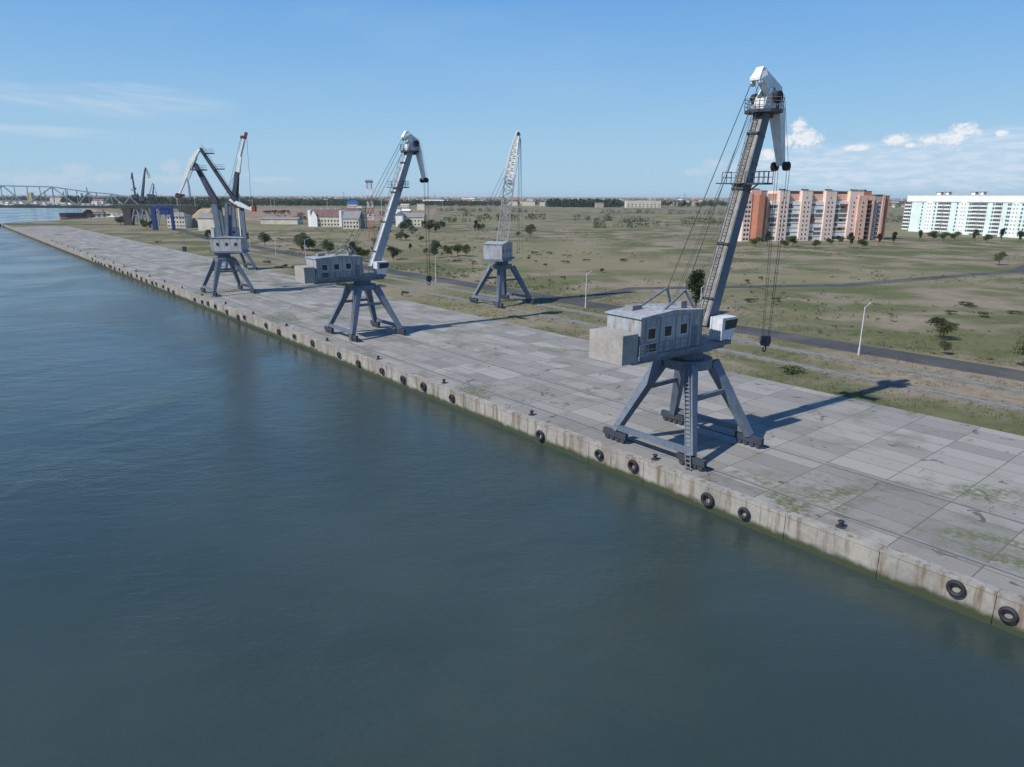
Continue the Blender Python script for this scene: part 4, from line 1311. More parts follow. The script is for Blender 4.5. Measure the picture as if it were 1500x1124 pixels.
KINDL = {'dark': 'dense dark green', 'dark2': 'dense dark green', 'mid': 'mid green rounded', 'mid2': 'mid green rounded', 'pale': 'pale dusty green', 'pop': 'tall narrow'}
zones = [  # x0, x1, top y (offset below the horizon line), base y offset, count, kinds, place words
    (92, 132, (.3, 2.5), (11.5, 14), 16, ('dark', 'dark2', 'mid'), 'behind the truss bridge'),
    (20, 92, (1.0, 3.5), (8.5, 10.5), 10, ('mid', 'pale', 'dark'), 'on the far river bank at left'),
    (165, 262, (.8, 5), (12, 16.5), 34, ('mid', 'pale', 'dark', 'mid2'), 'around the far harbour cranes'),
    (262, 372, (.8, 6), (10, 15), 34, ('mid', 'dark', 'mid2', 'pale'), 'behind the inverted V crane'),
    (372, 560, (4, 7.5), (9.5, 14), 44, ('mid', 'dark', 'mid2', 'pale', 'dark2'), 'between the town and the bare earth'),
    (560, 735, (4.0, 7.5), (9, 13), 28, ('mid', 'dark', 'mid2', 'dark2'), 'between the second crane and the lattice crane'),
    (745, 800, (4, 7), (8.5, 12), 10, ('mid', 'dark', 'mid2'), 'right of the lattice crane'),
    (802, 908, (1.0, 3.5), (12, 14.5), 26, ('dark', 'dark2', 'dark'), 'in the dark clump right of the lattice crane'),
    (905, 1070, (3.5, 7), (9.5, 14), 22, ('mid', 'dark', 'mid2'), 'left of the nearest crane'),
    (1303, 1332, (3.5, 6.5), (10, 13), 8, ('mid', 'mid2', 'pale'), 'between the two apartment blocks')]
for x0, x1, ty, by, n_, kinds, where in zones:
    for i in range(n_):
        px = x0 + (x1 - x0) * (i + random.uniform(-.6, .6) + .5) / n_
        b_ = random.uniform(*by); t_ = min(random.uniform(*ty), b_ - 3)
        Y = CAMZ * F / b_
        h = max(6, (b_ - t_) * Y / F)
        k = random.choice(kinds)
        plant(PRO[k], gnd(px, Y), h, KINDL[k] + ' tree ' + where, KINDL[k] + ' trees ' + where, wide=random.uniform(.85, 1.25) * min(1.0, 17 / h))
# nearer land, seen past the cranes
def inland(s_, t_): return qp(s_, t_)
spots = []
cl = [(random.uniform(-100, 700), random.choice((76, 78, 82)) if i_ % 2 else random.uniform(90, 380), random.uniform(4, 26)) for i_ in range(22)]
for i in range(92):
    cs, ct, cr = random.choice(cl)
    p = inland(cs + random.gauss(0, cr), max(73, ct + random.gauss(0, cr * .35)))
    if p.y < 90: continue
    spots.append(p)
for p in spots:
    k = random.choice('abbc')
    plant(NEARP[k], p, random.choice((random.uniform(2.5, 5), random.uniform(5, 9.5))), {'a': 'leafy green tree', 'b': 'grey green dusty tree', 'c': 'dark bushy tree'}[k] + ' on the open ground behind the quay', {'a': 'leafy green', 'b': 'grey green', 'c': 'dark bushy'}[k] + ' trees on the ground behind the quay', base_h=9.0)
for i in range(20):            # trees in the yards in front of the blocks
    px = 1090 + 430 * (i + random.random()) / 20; Y = random.uniform(385, 425) if px < 1310 else random.uniform(430, 470)
    k = random.choice('aac'); plant(NEARP[k], gnd(px, Y), random.uniform(5, 8.5), {'a': 'leafy green', 'c': 'dark bushy'}[k] + ' tree in the yard of the apartment blocks', {'a': 'leafy green', 'c': 'dark bushy'}[k] + ' trees in the apartment yards', base_h=10.0)
for r_ in list(PRO.values()) + list(NEARP.values()):
    for ch in KEEP[r_]: bpy.data.objects.remove(ch)
    bpy.data.objects.remove(r_)
# bushes
B0 = bush('x', 'leaf_dark', 8, 4, 5); B1 = bush('x', 'leaf_mid', 6, 3, 6)
def put_bush(pr, loc, sx, sz, lab, grp):
    o = pr.copy(); COL.objects.link(o); o.location = loc; o.scale = (sx, sx, sz); o.rotation_euler = (0, 0, random.random() * 6); o['label'] = lab; o['group'] = grp
for i in range(9):
    px = 386 + 38 * (i + .5) / 9; put_bush(B0, gnd(px, random.uniform(985, 1030), 1.4), 1.25, random.uniform(1.2, 1.8), 'dark bush on the bare brown earth beyond the grey roofs', 'dark bushes on the bare earth')
for i in range(5):
    put_bush(B0, gnd(429 + 4.2 * i, 800), 1.0, random.uniform(.9, 1.4), 'dark bush left of the white gabled house', 'bushes left of the white gabled house')
for i in range(7):
    put_bush(B0, gnd(274 + 3.2 * i, 640), .9, random.uniform(.8, 1.5), 'green bush at the foot of the sand heap', 'bushes by the sand heap')
for px, Y in ((586, 540), (622, 620), (628, 640), (634, 660), (640, 600), (604, 505)):
    put_bush(B0, gnd(px, Y), 1.0, 1.6, 'dark bush by the low pale buildings right of the second crane', 'bushes right of the second crane')
for i in range(70):
    s_ = random.uniform(-110, 420); t_ = random.uniform(34, 42) if random.random() < .3 else random.uniform(72, 170); p = inland(s_, t_)
    z_ = random.uniform(.25, .6)
    put_bush(B1, p, random.uniform(.3, .75), z_, 'low scrub bush on the rough ground behind the quay', 'scrub bushes behind the quay')
for o in (B0, B1): bpy.data.objects.remove(o)
# far woods on the skyline
rnd = random.Random(3); mb = MB()
for i in range(4200):
    px = rnd.uniform(-120, 1620)
    dens = 1.0 if px < 560 else .55
    if rnd.random() > dens: continue
    Y = CAMZ * F / rnd.uniform(2.8, 9.0); p = gnd(px, Y); h = rnd.uniform(8, 15); w0 = h * rnd.uniform(.8, 1.6)
    for k in range(16):
        a = rnd.random() * 6.28; rr = w0 * .5 * rnd.random() ** .5; z = h * rnd.uniform(.12, 1.0) * (1 - .35 * rr / w0)
        c = p + Vector((math.cos(a) * rr, math.sin(a) * rr, z)); s = h * .24
        u = Vector((rnd.gauss(0, 1), rnd.gauss(0, 1), rnd.gauss(0, 1))).normalized(); v_ = u.orthogonal().normalized()
        mb.add([c - u * s, c + v_ * s * .8, c + u * s, c - v_ * s * .8], [(0, 1, 2, 3)])
tag(mb.build('far_woods', 'leaf_dark'), kind='stuff')
# denser woods filling the band between the trees one can tell apart
rnd = random.Random(12); mb = MB()
for x0, x1, o0, o1, n_ in ((165, 262, 1.8, 19, 1000), (262, 372, 1.8, 15.5, 1000), (372, 560, 4.5, 14, 900), (560, 735, 5.0, 13, 520), (735, 800, 5, 11, 110), (802, 908, 11.5, 14.5, 420), (905, 1075, 5, 12.5, 260), (84, 165, 3, 12, 400), (0, 84, 5.5, 8.5, 60), (1303, 1332, 4, 12, 26), (190, 372, 9, 17.5, 850), (372, 565, 9, 14.2, 520), (565, 735, 9, 13.5, 260), (905, 1075, 8, 13.5, 200)):
    for i in range(n_):
        b_ = rnd.uniform(o0, o1); Y = CAMZ * F / b_; px = rnd.uniform(x0, x1); p = gnd(px, Y); h = rnd.uniform(7, 15)
        if x0 == 802: h = 9 + 12 * abs(math.sin(px * .085)) * rnd.uniform(.6, 1)
        w0 = min(13, h * rnd.uniform(.9, 1.5))
        for k in range(34):
            a = rnd.random() * 6.28; rr = w0 * .5 * rnd.random() ** .5; z = h * rnd.uniform(.05, 1.0) * (1 - .4 * rr / w0)
            c = p + Vector((math.cos(a) * rr, math.sin(a) * rr, z)); s = h * .13 * rnd.uniform(.6, 1.3)
            u = Vector((rnd.gauss(0, 1), rnd.gauss(0, 1), rnd.gauss(0, 1))).normalized(); v_ = u.orthogonal().normalized()
            mb.add([c - u * s, c + v_ * s * .8, c + u * s, c - v_ * s * .8], [(0, 1, 2, 3)])
for (xa, Ya), (xb, Yb), n_ in (((640, 1350), (1330, 1050), 150), ((700, 900), (1080, 760), 70), ((860, 640), (1500, 900), 90), ((560, 720), (760, 820), 40), ((400, 880), (700, 1000), 40)):
    A, B = gnd(xa, Ya), gnd(xb, Yb)
    for i in range(n_):
        t = (i + rnd.random()) / n_
        if math.sin(t * 31) + math.sin(t * 13 + 1) < rnd.uniform(-1.2, .8): continue
        p = A.lerp(B, t) + Vector((rnd.gauss(0, 3), rnd.gauss(0, 5), 0)); h = rnd.uniform(2.5, 9); w0 = h * rnd.uniform(.9, 1.8)
        for k in range(60):
            a = rnd.random() * 6.28; rr = w0 * .5 * rnd.random() ** .5; z = h * rnd.uniform(.03, 1.0) * (1 - .45 * rr / w0); c = p + Vector((math.cos(a) * rr, math.sin(a) * rr, z)); s = h * .09 * rnd.uniform(.6, 1.3)
            u = Vector((rnd.gauss(0, 1), rnd.gauss(0, 1), rnd.gauss(0, 1))).normalized(); v_ = u.orthogonal().normalized()
            mb.add([c - u * s, c + v_ * s * .8, c + u * s, c - v_ * s * .8], [(0, 1, 2, 3)])
tag(mb.build('woods', 'leaf_dark'), kind='stuff')
# grass and weeds on the rough ground and in the quay joints
rnd = random.Random(4); mb = MB()
for i in range(9000):
    s_ = rnd.uniform(-75, 120) ; r0 = rnd.random()
    t_ = rnd.uniform(32, 62) if r0 < .6 else 71 + abs(rnd.gauss(0, 9))
    if abs(t_ - 44.75) < 1.6 or abs(t_ - 55.25) < 1.6: continue
    c = qp(s_, t_, 0); 
    if rnd.random() > .5 + .5 * math.sin(s_ * .21 + t_ * .35) * math.sin(s_ * .07): continue
    for j in range(7):
        a = rnd.random() * 6.28; h = rnd.uniform(.12, .5); d = Vector((math.cos(a), math.sin(a), 0)); b0 = c + Vector((rnd.gauss(0, .25), rnd.gauss(0, .25), 0)); sd = Vector((-d.y, d.x, 0)) * .035
        mb.add([b0 - sd, b0 + sd, b0 + d * h * .5 + Vector((0, 0, h))], [(0, 1, 2)])
tag(mb.build('weeds', 'leaf_pale'), kind='stuff')

# scrub scattered over the open ground
rnd = random.Random(33); mb = MB()
for i in range(5200):
    s_ = rnd.uniform(-150, 520); t_ = 72 + 300 * rnd.random() ** 1.6; p = qp(s_, t_)
    if math.sin(s_ * .043 + 2 * math.sin(t_ * .031)) + math.sin(t_ * .061 + s_ * .02) < rnd.uniform(-.6, 1.6): continue
    n_ = rnd.randint(5, 14); r0 = rnd.uniform(.3, 1.5); hh = r0 * rnd.uniform(.3, .7)
    for j in range(n_):
        a = rnd.random() * 6.28; rr = r0 * rnd.random() ** .5; c = p + Vector((math.cos(a) * rr, math.sin(a) * rr, hh * rnd.random()))
        u = Vector((rnd.gauss(0, 1), rnd.gauss(0, 1), rnd.gauss(0, 1))).normalized(); v_ = u.orthogonal().normalized(); s2 = rnd.uniform(.12, .3)
        mb.add([c - u * s2, c + v_ * s2, c + u * s2, c - v_ * s2], [(0, 1, 2, 3)])
tag(mb.build('scrub', 'leaf_pale'), kind='stuff')
for t_ in (-5.25, 5.25):
    strip('rail_channel', [qp(-300, t_), qp(420, t_)], .42, 'asphalt', .018)

# ------------------------------------------------------------------ town
def gable_house(mb, w_, d_, h_, rh, n_win=3):
    mb.bb(-w_ / 2, w_ / 2, -d_ / 2, d_ / 2, 0, h_, 0)
    o_ = .5
    vs = [(-w_ / 2 - o_, -d_ / 2 - o_, h_ - .1), (w_ / 2 + o_, -d_ / 2 - o_, h_ - .1), (w_ / 2 + o_, d_ / 2 + o_, h_ - .1), (-w_ / 2 - o_, d_ / 2 + o_, h_ - .1), (-w_ / 2 - o_, 0, h_ + rh), (w_ / 2 + o_, 0, h_ + rh)]
    mb.add(vs, [(0, 1, 5, 4), (2, 3, 4, 5), (0, 4, 3), (1, 2, 5), (0, 3, 2, 1)], 1)
    for i in range(n_win):
        x = -w_ / 2 + w_ * (i + .5) / n_win
        for k in range(max(1, int(h_ / 3))):
            mb.bb(x - .7, x + .7, -d_ / 2 - .05, -d_ / 2 + .1, 1 + 3 * k, 2.3 + 3 * k, 2)


HP = []
for wall, roof in (('cream_wall', 'roof_red'), ('tan_wall', 'roof_maroon'), ('white_wall', 'roof_grey'), ('cream_wall', 'roof_pale'), ('red_brick', 'roof_pale'), ('tan_wall', 'roof_red'), ('white_wall', 'roof_red'), ('cream_wall', 'roof_grey')):
    mb = MB(); gable_house(mb, 14, 9, 5.5, 3.2)
    o = mb.build('house', [wall, roof, 'glass']); HP.append((o, {'cream_wall': 'cream', 'tan_wall': 'tan', 'white_wall': 'white', 'red_brick': 'brick'}[wall], {'roof_red': 'red', 'roof_maroon': 'maroon', 'roof_grey': 'grey', 'roof_pale': 'pale'}[roof]))
rz_ = random.Random(11)
tz = [(560, 800, (1.2, 10.5), 130, 'in the town right of the second crane'), (372, 560, (1.0, 9.5), 46, 'in the town left of the second crane'), (908, 1075, (2.0, 12.0), 60, 'left of the nearest crane'),
      (130, 372, (2.5, 12), 22, 'among trees beyond the bridge'), (1303, 1332, (3, 13), 12, 'between the two apartment blocks'), (0, 130, (3.0, 8), 14, 'on the far river bank')]
for x0, x1, by, n_, where in tz:
    for i in range(n_):
        px = rz_.uniform(x0, x1); b_ = rz_.uniform(*by); Y = CAMZ * F / b_
        pr, wn, rn = rz_.choice(HP)
        if where.startswith('in the town right') and rz_.random() < .4: pr, wn, rn = HP[rz_.choice((0, 5, 6))]
        o = pr.copy(); COL.objects.link(o); o.location = gnd(px, Y); s = rz_.uniform(.8, 1.5)
        o.scale = (s * rz_.uniform(.8, 1.9), s, s * rz_.uniform(.9, 1.5) * (1.5 if b_ < 4 else 1)); o.rotation_euler = (0, 0, rz_.uniform(-.7, .7))
        tag(o, 'small ' + wn + ' house with a ' + rn + ' roof ' + where, 'house', wn + ' houses with ' + rn + ' roofs ' + where)
for pr, _, _ in HP: bpy.data.objects.remove(pr)
rnd = random.Random(21); mb = MB()
for x0, x1, o0, o1, n_ in ((540, 800, .9, 9.5, 900), (372, 560, .9, 7, 420), (905, 1075, 1.4, 9.5, 420), (800, 905, .9, 4, 70), (0, 372, 1.2, 4.5, 240), (1303, 1332, 2, 10, 50)):
    for i in range(n_):
        b_ = rnd.uniform(o0, o1); Y = CAMZ * F / b_; p = gnd(rnd.uniform(x0, x1), Y); w_, d_, h_ = rnd.uniform(9, 26), rnd.uniform(8, 12), rnd.uniform(4, 8) * (1.4 if b_ < 3 else 1); a = rnd.uniform(-.7, .7)
        wc = rnd.choice((0, 0, 1, 2, 3)); rc = rnd.choice((3, 4, 5, 6, 6))
        mb.box((p.x, p.y, h_ / 2), (w_, d_, h_), a, wc)
        ca, sa = math.cos(a), math.sin(a); T_ = lambda x, y, z: (p.x + x * ca - y * sa, p.y + x * sa + y * ca, z)
        mb.add([T_(-w_ / 2, -d_ / 2 - .5, h_ + .02), T_(w_ / 2, -d_ / 2 - .5, h_ + .02), T_(w_ / 2, d_ / 2 + .5, h_ + .02), T_(-w_ / 2, d_ / 2 + .5, h_ + .02), T_(-w_ / 2, 0, h_ + 3), T_(w_ / 2, 0, h_ + 3)], [(0, 1, 5, 4), (2, 3, 4, 5), (0, 4, 3), (1, 2, 5)], rc)
tag(mb.build('far_town', ['cream_wall', 'white_wall', 'tan_wall', 'roof_pale', 'roof_red', 'roof_maroon', 'roof_grey']), kind='stuff')


def block(name, label, cat, px0, px1, ytop, Y, depth, wall, roof=None, rh=0.0, windows=None, rz=0.0, ridge='x', loc_z=0.0):
    """box building whose front fills px0..px1; ytop = eaves row in the photo"""
    a, b = gnd(px0, Y), gnd(px1, Y); c = (a + b) / 2; w_ = (b - a).length
    h_ = at((px0 + px1) / 2, ytop, Y).z
    root = thing(name, label, cat, (c.x, c.y + depth / 2, loc_z), rz)
    mb = MB(); mb.bb(-w_ / 2, w_ / 2, -depth / 2, depth / 2, 0, h_); wl = mb.build('wall', wall, root)
    if roof:
        mb = MB(); o_ = .5
        if rh > 0:
            vs = [(-w_ / 2 - o_, -depth / 2 - o_, h_ + .01), (w_ / 2 + o_, -depth / 2 - o_, h_ + .01), (w_ / 2 + o_, depth / 2 + o_, h_ + .01), (-w_ / 2 - o_, depth / 2 + o_, h_ + .01)]
            if ridge == 'x': vs += [(-w_ / 2 - o_, 0, h_ + rh), (w_ / 2 + o_, 0, h_ + rh)]; fs = [(0, 1, 5, 4), (2, 3, 4, 5), (0, 4, 3), (1, 2, 5), (0, 3, 2, 1)]
            elif ridge == 'hip': vs += [(-w_ * .22, 0, h_ + rh), (w_ * .22, 0, h_ + rh)]; fs = [(0, 1, 5, 4), (2, 3, 4, 5), (0, 4, 3), (1, 2, 5), (0, 3, 2, 1)]
            else: vs += [(0, -depth / 2 - o_, h_ + rh), (0, depth / 2 + o_, h_ + rh)]; fs = [(0, 1, 4), (2, 3, 5), (1, 2, 5, 4), (3, 0, 4, 5), (0, 3, 2, 1)]
            mb.add(vs, fs)
        else: mb.bb(-w_ / 2 - .3, w_ / 2 + .3, -depth / 2 - .3, depth / 2 + .3, h_ + .01, h_ + .5)
        mb.build('roof', roof, root)
    if windows:
        n_, zs, ww, wh = windows
        for z in zs:
            if z + wh > h_: continue
            mb = MB()
            for i in range(n_):
                x = -w_ / 2 + w_ * (i + .5) / n_; mb.bb(x - ww / 2, x + ww / 2, -depth / 2 - .06, -depth / 2 + .1, z, z + wh)
            mb.build('window', 'glass', root)
    return root, w_, h_, c


W1 = (1.2, 4.4, 7.6)
block('warehouse', 'long white warehouse with dark openings, right of the dark clump of trees', 'warehouse', 917, 968, 294.2, 1850, 24, 'cream_wall', 'roof_pale', 0, (9, (1.5, 7), 3.2, 2.6), rz=.05)
block('shed', 'low pale shed standing left of the long white warehouse', 'shed', 872, 884, 298.5, 1750, 14, 'tan_wall', 'roof_grey', 2)
block('warehouse', 'long low cream warehouse just right of the lattice crane', 'warehouse', 744, 758, 295.6, 2150, 20, 'cream_wall', 'roof_pale', 0)
block('warehouse', 'long low cream warehouse, middle one of the row right of the lattice crane', 'warehouse', 763.5, 783.5, 295.6, 2150, 20, 'cream_wall', 'roof_pale', 0)
block('warehouse', 'short low cream warehouse, nearest to the dark clump of trees', 'warehouse', 791, 801, 296.4, 2100, 20, 'cream_wall', 'roof_pale', 0)
block('warehouse', 'long white warehouse in the town right of the second crane', 'warehouse', 622, 655, 294.0, 2600, 24, 'tan_wall', 'white_wall', 2.5, (8, (2,), 3, 2))
block('warehouse', 'pink roofed warehouse in the town beside the white warehouse', 'warehouse', 664, 690, 293.0, 2900, 24, 'tan_wall', 'roof_red', 3)
block('shed', 'white shed left of the lattice crane', 'shed', 677, 684, 291.8, 3000, 18, 'white_wall', 'white_wall', 2)
# blue roofed building
root, w_, h_, c = block('blue_roof_building', 'pale building with a bright blue domed roof, left of the mast', 'building', 509, 523, 299.2, 1250, 14, 'cream_wall', None, 0, (5, (1.5, 5, 8.5), 1.8, 1.6))
mb = MB(); pl_ = [(-w_ / 2 - .8, h_ + .01)] + [(-(w_ / 2 + .8) * math.cos(math.pi * i / 10), h_ + .01 + 6.2 * math.sin(math.pi * i / 10) ** .7) for i in range(1, 10)] + [(w_ / 2 + .8, h_ + .01)]
mb.prism(pl_, -7.6, 7.6); mb.build('roof', 'bright_blue', root)
block('shed', 'small white shed right of the blue roofed building', 'shed', 523.5, 530, 302.4, 1150, 8, 'white_wall', 'roof_pale', 0)
# white gabled houses in front of the earth field
root, w_, h_, c = block('gabled_house', 'maroon roofed house with white end gables, left of the grey roofed house', 'house', 456, 498, 317.5, 640, 15, 'cream_wall', 'roof_maroon', 6.2, (9, W1, 1.3, 1.5))
for x in (-w_ / 2 - 1.2, w_ / 2 + 1.0):
    mb = MB(); mb.bb(x - (1.1 if x < 0 else .9), x + (1.1 if x < 0 else .9), -8.2, 8.2, 0, h_ + (5.6 if x < 0 else 5.3)); mb.build('end_gable', 'white_wall', root)
mb = MB(); mb.prism([(-w_ / 2 + .2, 0), (-w_ / 2 + 6.2, 0), (-w_ / 2 + 6.2, h_ - .5), (-w_ / 2 + 3.2, h_ + 5.4), (-w_ / 2 + .2, h_ - .5)], -9.4, -7.51); mb.build('front_gable', 'white_wall', root)
for x in (-w_ * .2, w_ * .05, w_ * .3):
    mb = MB(); mb.bb(x - .5, x + .5, .5, 1.6, h_ + 4, h_ + 7.4); mb.build('chimney', 'roof_pale', root)
block('grey_roof_house', 'long grey roofed house right of the white end gable', 'house', 503, 526, 320.5, 600, 20, 'cream_wall', 'roof_grey', 6.0, (5, W1, 1.3, 1.5))
block('grey_roof_house', 'grey brown roofed house behind the maroon roof', 'house', 500, 524, 311.0, 760, 16, 'tan_wall', 'roof_maroon', 4.5)
block('grey_roof_house', 'low grey roof left of the white end gable', 'house', 382, 436, 321.5, 690, 18, 'cream_wall', 'roof_grey', 2.2)
block('hip_roof_house', 'pale grey hip roofed house with cream wall under the blue gantry', 'house', 246, 272, 317.5, 600, 15, 'cream_wall', 'roof_grey', 3.4, (6, W1, 1.2, 1.3), ridge='hip')
block('grey_roof_house', 'grey metal roofed building in front of the sand heap', 'house', 291, 319, 320.0, 560, 16, 'cream_wall', 'roof_grey', 3.4, ridge='x')
# unfinished concrete frame
a, b = gnd(523, 610), gnd(534, 610); root = thing('unfinished_building', 'unfinished grey concrete frame building beside the mast', 'building', (a + b) / 2)
hw = (b - a).length / 2; zt = at(528, 304.5, 610).z
for k in range(6):
    z = zt * (k + 1) / 6; mb = MB(); mb.bb(-hw, hw, 0, 12, z - .5, z); mb.build('floor_slab', 'concrete', root)
for k in range(4):
    x = -hw + .5 + (2 * hw - 1) * k / 3
    for y in (.5, 11.5):
        mb = MB(); mb.bb(x - .35, x + .35, y - .35, y + .35, 0, zt - .5); mb.build('column', 'concrete', root)
mb = MB(); mb.bb(-hw + .8, hw * .2, 6, 6.3, 0, zt - .5); mb.build('partition_wall', 'tan_wall', root)
# low buildings right of the second crane's boom
block('shed', 'small cream shed behind the white roofed sheds, right of the second crane', 'shed', 587, 599, 300.6, 1300, 12, 'cream_wall', 'roof_pale', 2, (4, (2, 5.5), 2, 1.8))
block('shed', 'long cream shed on the field right of the second crane', 'shed', 611, 622, 299.2, 1350, 12, 'cream_wall', 'roof_pale', 0)
block('white_roof_shed', 'low brown shed with a bright white roof by the second crane', 'shed', 589, 601, 309.0, 820, 10, 'tan_wall', 'white_wall', 1.6)
block('shed', 'small white shed directly behind the boom of the second crane', 'shed', 580, 587, 305.5, 800, 8, 'white_wall', 'roof_grey', 1.5)
block('gabled_house', 'white gable fronted house at the foot of the second crane boom', 'house', 580, 590, 315.0, 640, 14, 'white_wall', 'roof_grey', 2.6, ridge='y')
block('grey_roof_house', 'grey roofed house right of the white gable fronted house', 'house', 591, 621, 318.5, 650, 14, 'cream_wall', 'roof_grey', 3.8, (6, W1, 1.3, 1.4))
# sand heap
rnd = random.Random(8); mb = MB(); a, b = gnd(274, 628), gnd(326, 628); wS = (b - a).length; N = 26; J = 12; vs = []
for j in range(J + 1):
    for i in range(N + 1):
        u, v_ = i / N, j / J
        prof = min(1, min(u * 2.4, (1 - u) * 3.2)) ** .9 * math.sin(math.pi * min(1, v_ * 1.0)) ** .6
        vs.append((a.x + wS * u * 1.15, 612 + 32 * v_, max(-.2, prof * (16.6 + 1.3 * math.sin(u * 9)) + rnd.uniform(-.5, .5) * (0 < u < 1))))
fs = [(j * (N + 1) + i, j * (N + 1) + i + 1, (j + 1) * (N + 1) + i + 1, (j + 1) * (N + 1) + i) for j in range(J) for i in range(N)]
mb.add(vs, fs); tag(mb.build('sand_heap', 'sand', smooth=True), 'big pale sand heap behind the boom of the inverted V crane', 'sand heap')
# far left: yellow tower, white tower
block('elevator_tower', 'yellow tower like building on the far bank behind the bridge', 'building', 41.5, 47.5, 282.5, 2300, 14, 'yellow_wall', 'cream_wall', 0, (2, (4, 10, 16, 22), 2, 3))
block('elevator_building', 'orange roofed long store on the far bank behind the bridge', 'building', 74, 96, 290, 2280, 20, 'cream_wall', 'roof_red', 3)
block('white_tower_block', 'white blocky building above the trees behind the bridge', 'building', 114, 119.5, 283.5, 2500, 16, 'white_wall', 'roof_grey', 0, (2, (6, 12, 18, 24), 2, 2))
# light poles along the far fields
for px, yt, Y in ((397.5, 290, 1400), (402.5, 289, 1400), (480, 292, 1250), (559.5, 291, 900), (648.5, 294, 1500), (566, 300, 950), (287.5, 290, 1050), (262, 291, 900), (371, 293, 1100)):
    P = gnd(px, Y); zt = at(px, yt, Y).z; mb = MB(); mb.tube((0, 0, 0), (0, 0, zt), .35, .22, 6); mb.bb(-1.2, 1.2, -.3, .3, zt - .6, zt)
    o = mb.build('floodlight_pole', 'cream_wall'); o.location = P; tag(o, 'thin pale floodlight pole in the middle distance', 'pole', 'floodlight poles in the middle distance')
# antenna masts on the skyline
for px, Y, hh in ((504, 5000, 60), (1002, 5200, 62), (1004.5, 5400, 50), (637, 4200, 42), (230, 3800, 45), (143, 2600, 36), (130, 2500, 52), (95, 2400, 38), (68, 2450, 40), (101, 2600, 44)):
    P = gnd(px, Y); zt = hh; mb = MB(); mb.lattice((0, 0, 0), (0, 0, zt), 5, 5, 1.2, 1.2, 6, .35, side=(1, 0, 0), rd=.2); mb.beam((-3, 0, zt * .8), (3, 0, zt * .8), .4)
    o = mb.build('antenna_mast', 'steel_bridge'); o.location = P; tag(o, 'thin lattice mast far away on the skyline', 'mast', 'thin masts on the skyline')
# pale wall along the foot of the field, low red and white fence
mb = MB(); a, b = gnd(425, 1500), gnd(640, 1420)
for i in range(60):
    p, q2 = a.lerp(b, i / 60), a.lerp(b, (i + .96) / 60); mb.beam(p + Vector((0, 0, 1.3)), q2 + Vector((0, 0, 1.3)), .3, 2.6)
tag(mb.build('concrete_fence', 'fence_grey'), 'long pale concrete panel fence behind the bare earth', 'fence')
mb = MB(); a, b = gnd(640, 1750), gnd(1066, 1640)
for i in range(90):
    p, q2 = a.lerp(b, i / 90), a.lerp(b, (i + .96) / 90); mb.beam(p + Vector((0, 0, 1.2)), q2 + Vector((0, 0, 1.2)), .3, 2.4)
tag(mb.build('concrete_fence', 'fence_grey'), 'long low concrete fence in front of the dark clump of trees', 'fence')

# ------------------------------------------------------------------ vessels
def vessel(label, px, Y, L_, B_, hull, trim, h=2.6, house_=(.55, .8, 3.2), rz=0.0, group=None, mastn=1, name='boat', rust=False):
    P = gnd(px, Y, -2.4); root = thing(name, label, 'boat' if L_ < 30 else 'ship', P, rz, group)
    pl_ = [(-L_ / 2, -B_ / 2 * .8), (L_ * .3, -B_ / 2), (L_ * .44, -B_ * .28), (L_ / 2, 0), (L_ * .44, B_ * .28), (L_ * .3, B_ / 2), (-L_ / 2, B_ / 2 * .8)]
    mb = MB(); mb.slab([(x * .97, y * .92) for x, y in pl_], -.5, h * .35); mb.build('bottom', 'hull_red', root)
    mb = MB(); mb.slab(pl_, h * .35 + .003, h); mb.slab([(x * .97, y * .9) for x, y in pl_], h + .003, h + .25); mb.build('hull', hull, root)
    x0, x1, hz = house_; xa, xb = -L_ / 2 + L_ * (1 - x1), -L_ / 2 + L_ * (1 - x0) 
    mb = MB(); mb.bb(xa, xb, -B_ * .32, B_ * .32, h + .26, h + hz); mb.bb(xa + .15 * (xb - xa), xb - .3 * (xb - xa), -B_ * .25, B_ * .25, h + hz + .01, h + hz * 1.7); cb = mb.build('cabin', trim, root)
    mb = MB(); mb.bb(xa - .03, xb + .03, -B_ * .33, B_ * .33, h + hz * .6, h + hz * .82); mb.build('window', 'glass', cb)
    for k in range(mastn):
        x = -L_ * .3 + L_ * .6 * (k + .5) / mastn; mb = MB(); mb.tube((x, 0, h), (x, 0, h + hz * 3.2), .16, .1, 6); mb.beam((x, 0, h + hz * 3), (x - 3, 0, h + hz * 1.8), .12); mb.build('mast', 'light_grey', root)
    return root


vessel('black hulled barge with red waterline moored behind the bridge', 118, 940, 48, 10, 'hull_black', 'hull_black', 6.2, (.6, .8, 2.5), R(200), name='barge')
vessel('dark work boat moored right of the black hulled barge', 146, 925, 30, 8, 'hull_black', 'tan_wall', 5.0, (.3, .75, 3.2), R(185), mastn=2, name='work_boat')
for i in range(6):
    vessel('small white boat pulled up at the shore under the bridge', 143 + 7.5 * i, random.uniform(862, 905), random.uniform(9, 14), 3.2, 'white_paint', 'balcony_white', 1.4, (.3, .7, 1.5), R(random.uniform(-30, 30)), 'small white boats at the shore under the bridge').location.z = -1.6 if i < 3 else .3
for i in range(11):
    px = 4 + 10.2 * i + random.uniform(-2, 2)
    vessel('white and blue ship moored at the far bank behind the bridge', px, random.uniform(1880, 2080) if px < 85 else random.uniform(1780, 1850), random.uniform(26, 44), 8, random.choice(['hull_blue', 'white_paint', 'hull_blue', 'light_grey']), 'white_paint', 3.4, (.35, .8, 3.6), R(random.uniform(-20, 20)), 'ships moored at the far bank', mastn=2, name='moored_ship')
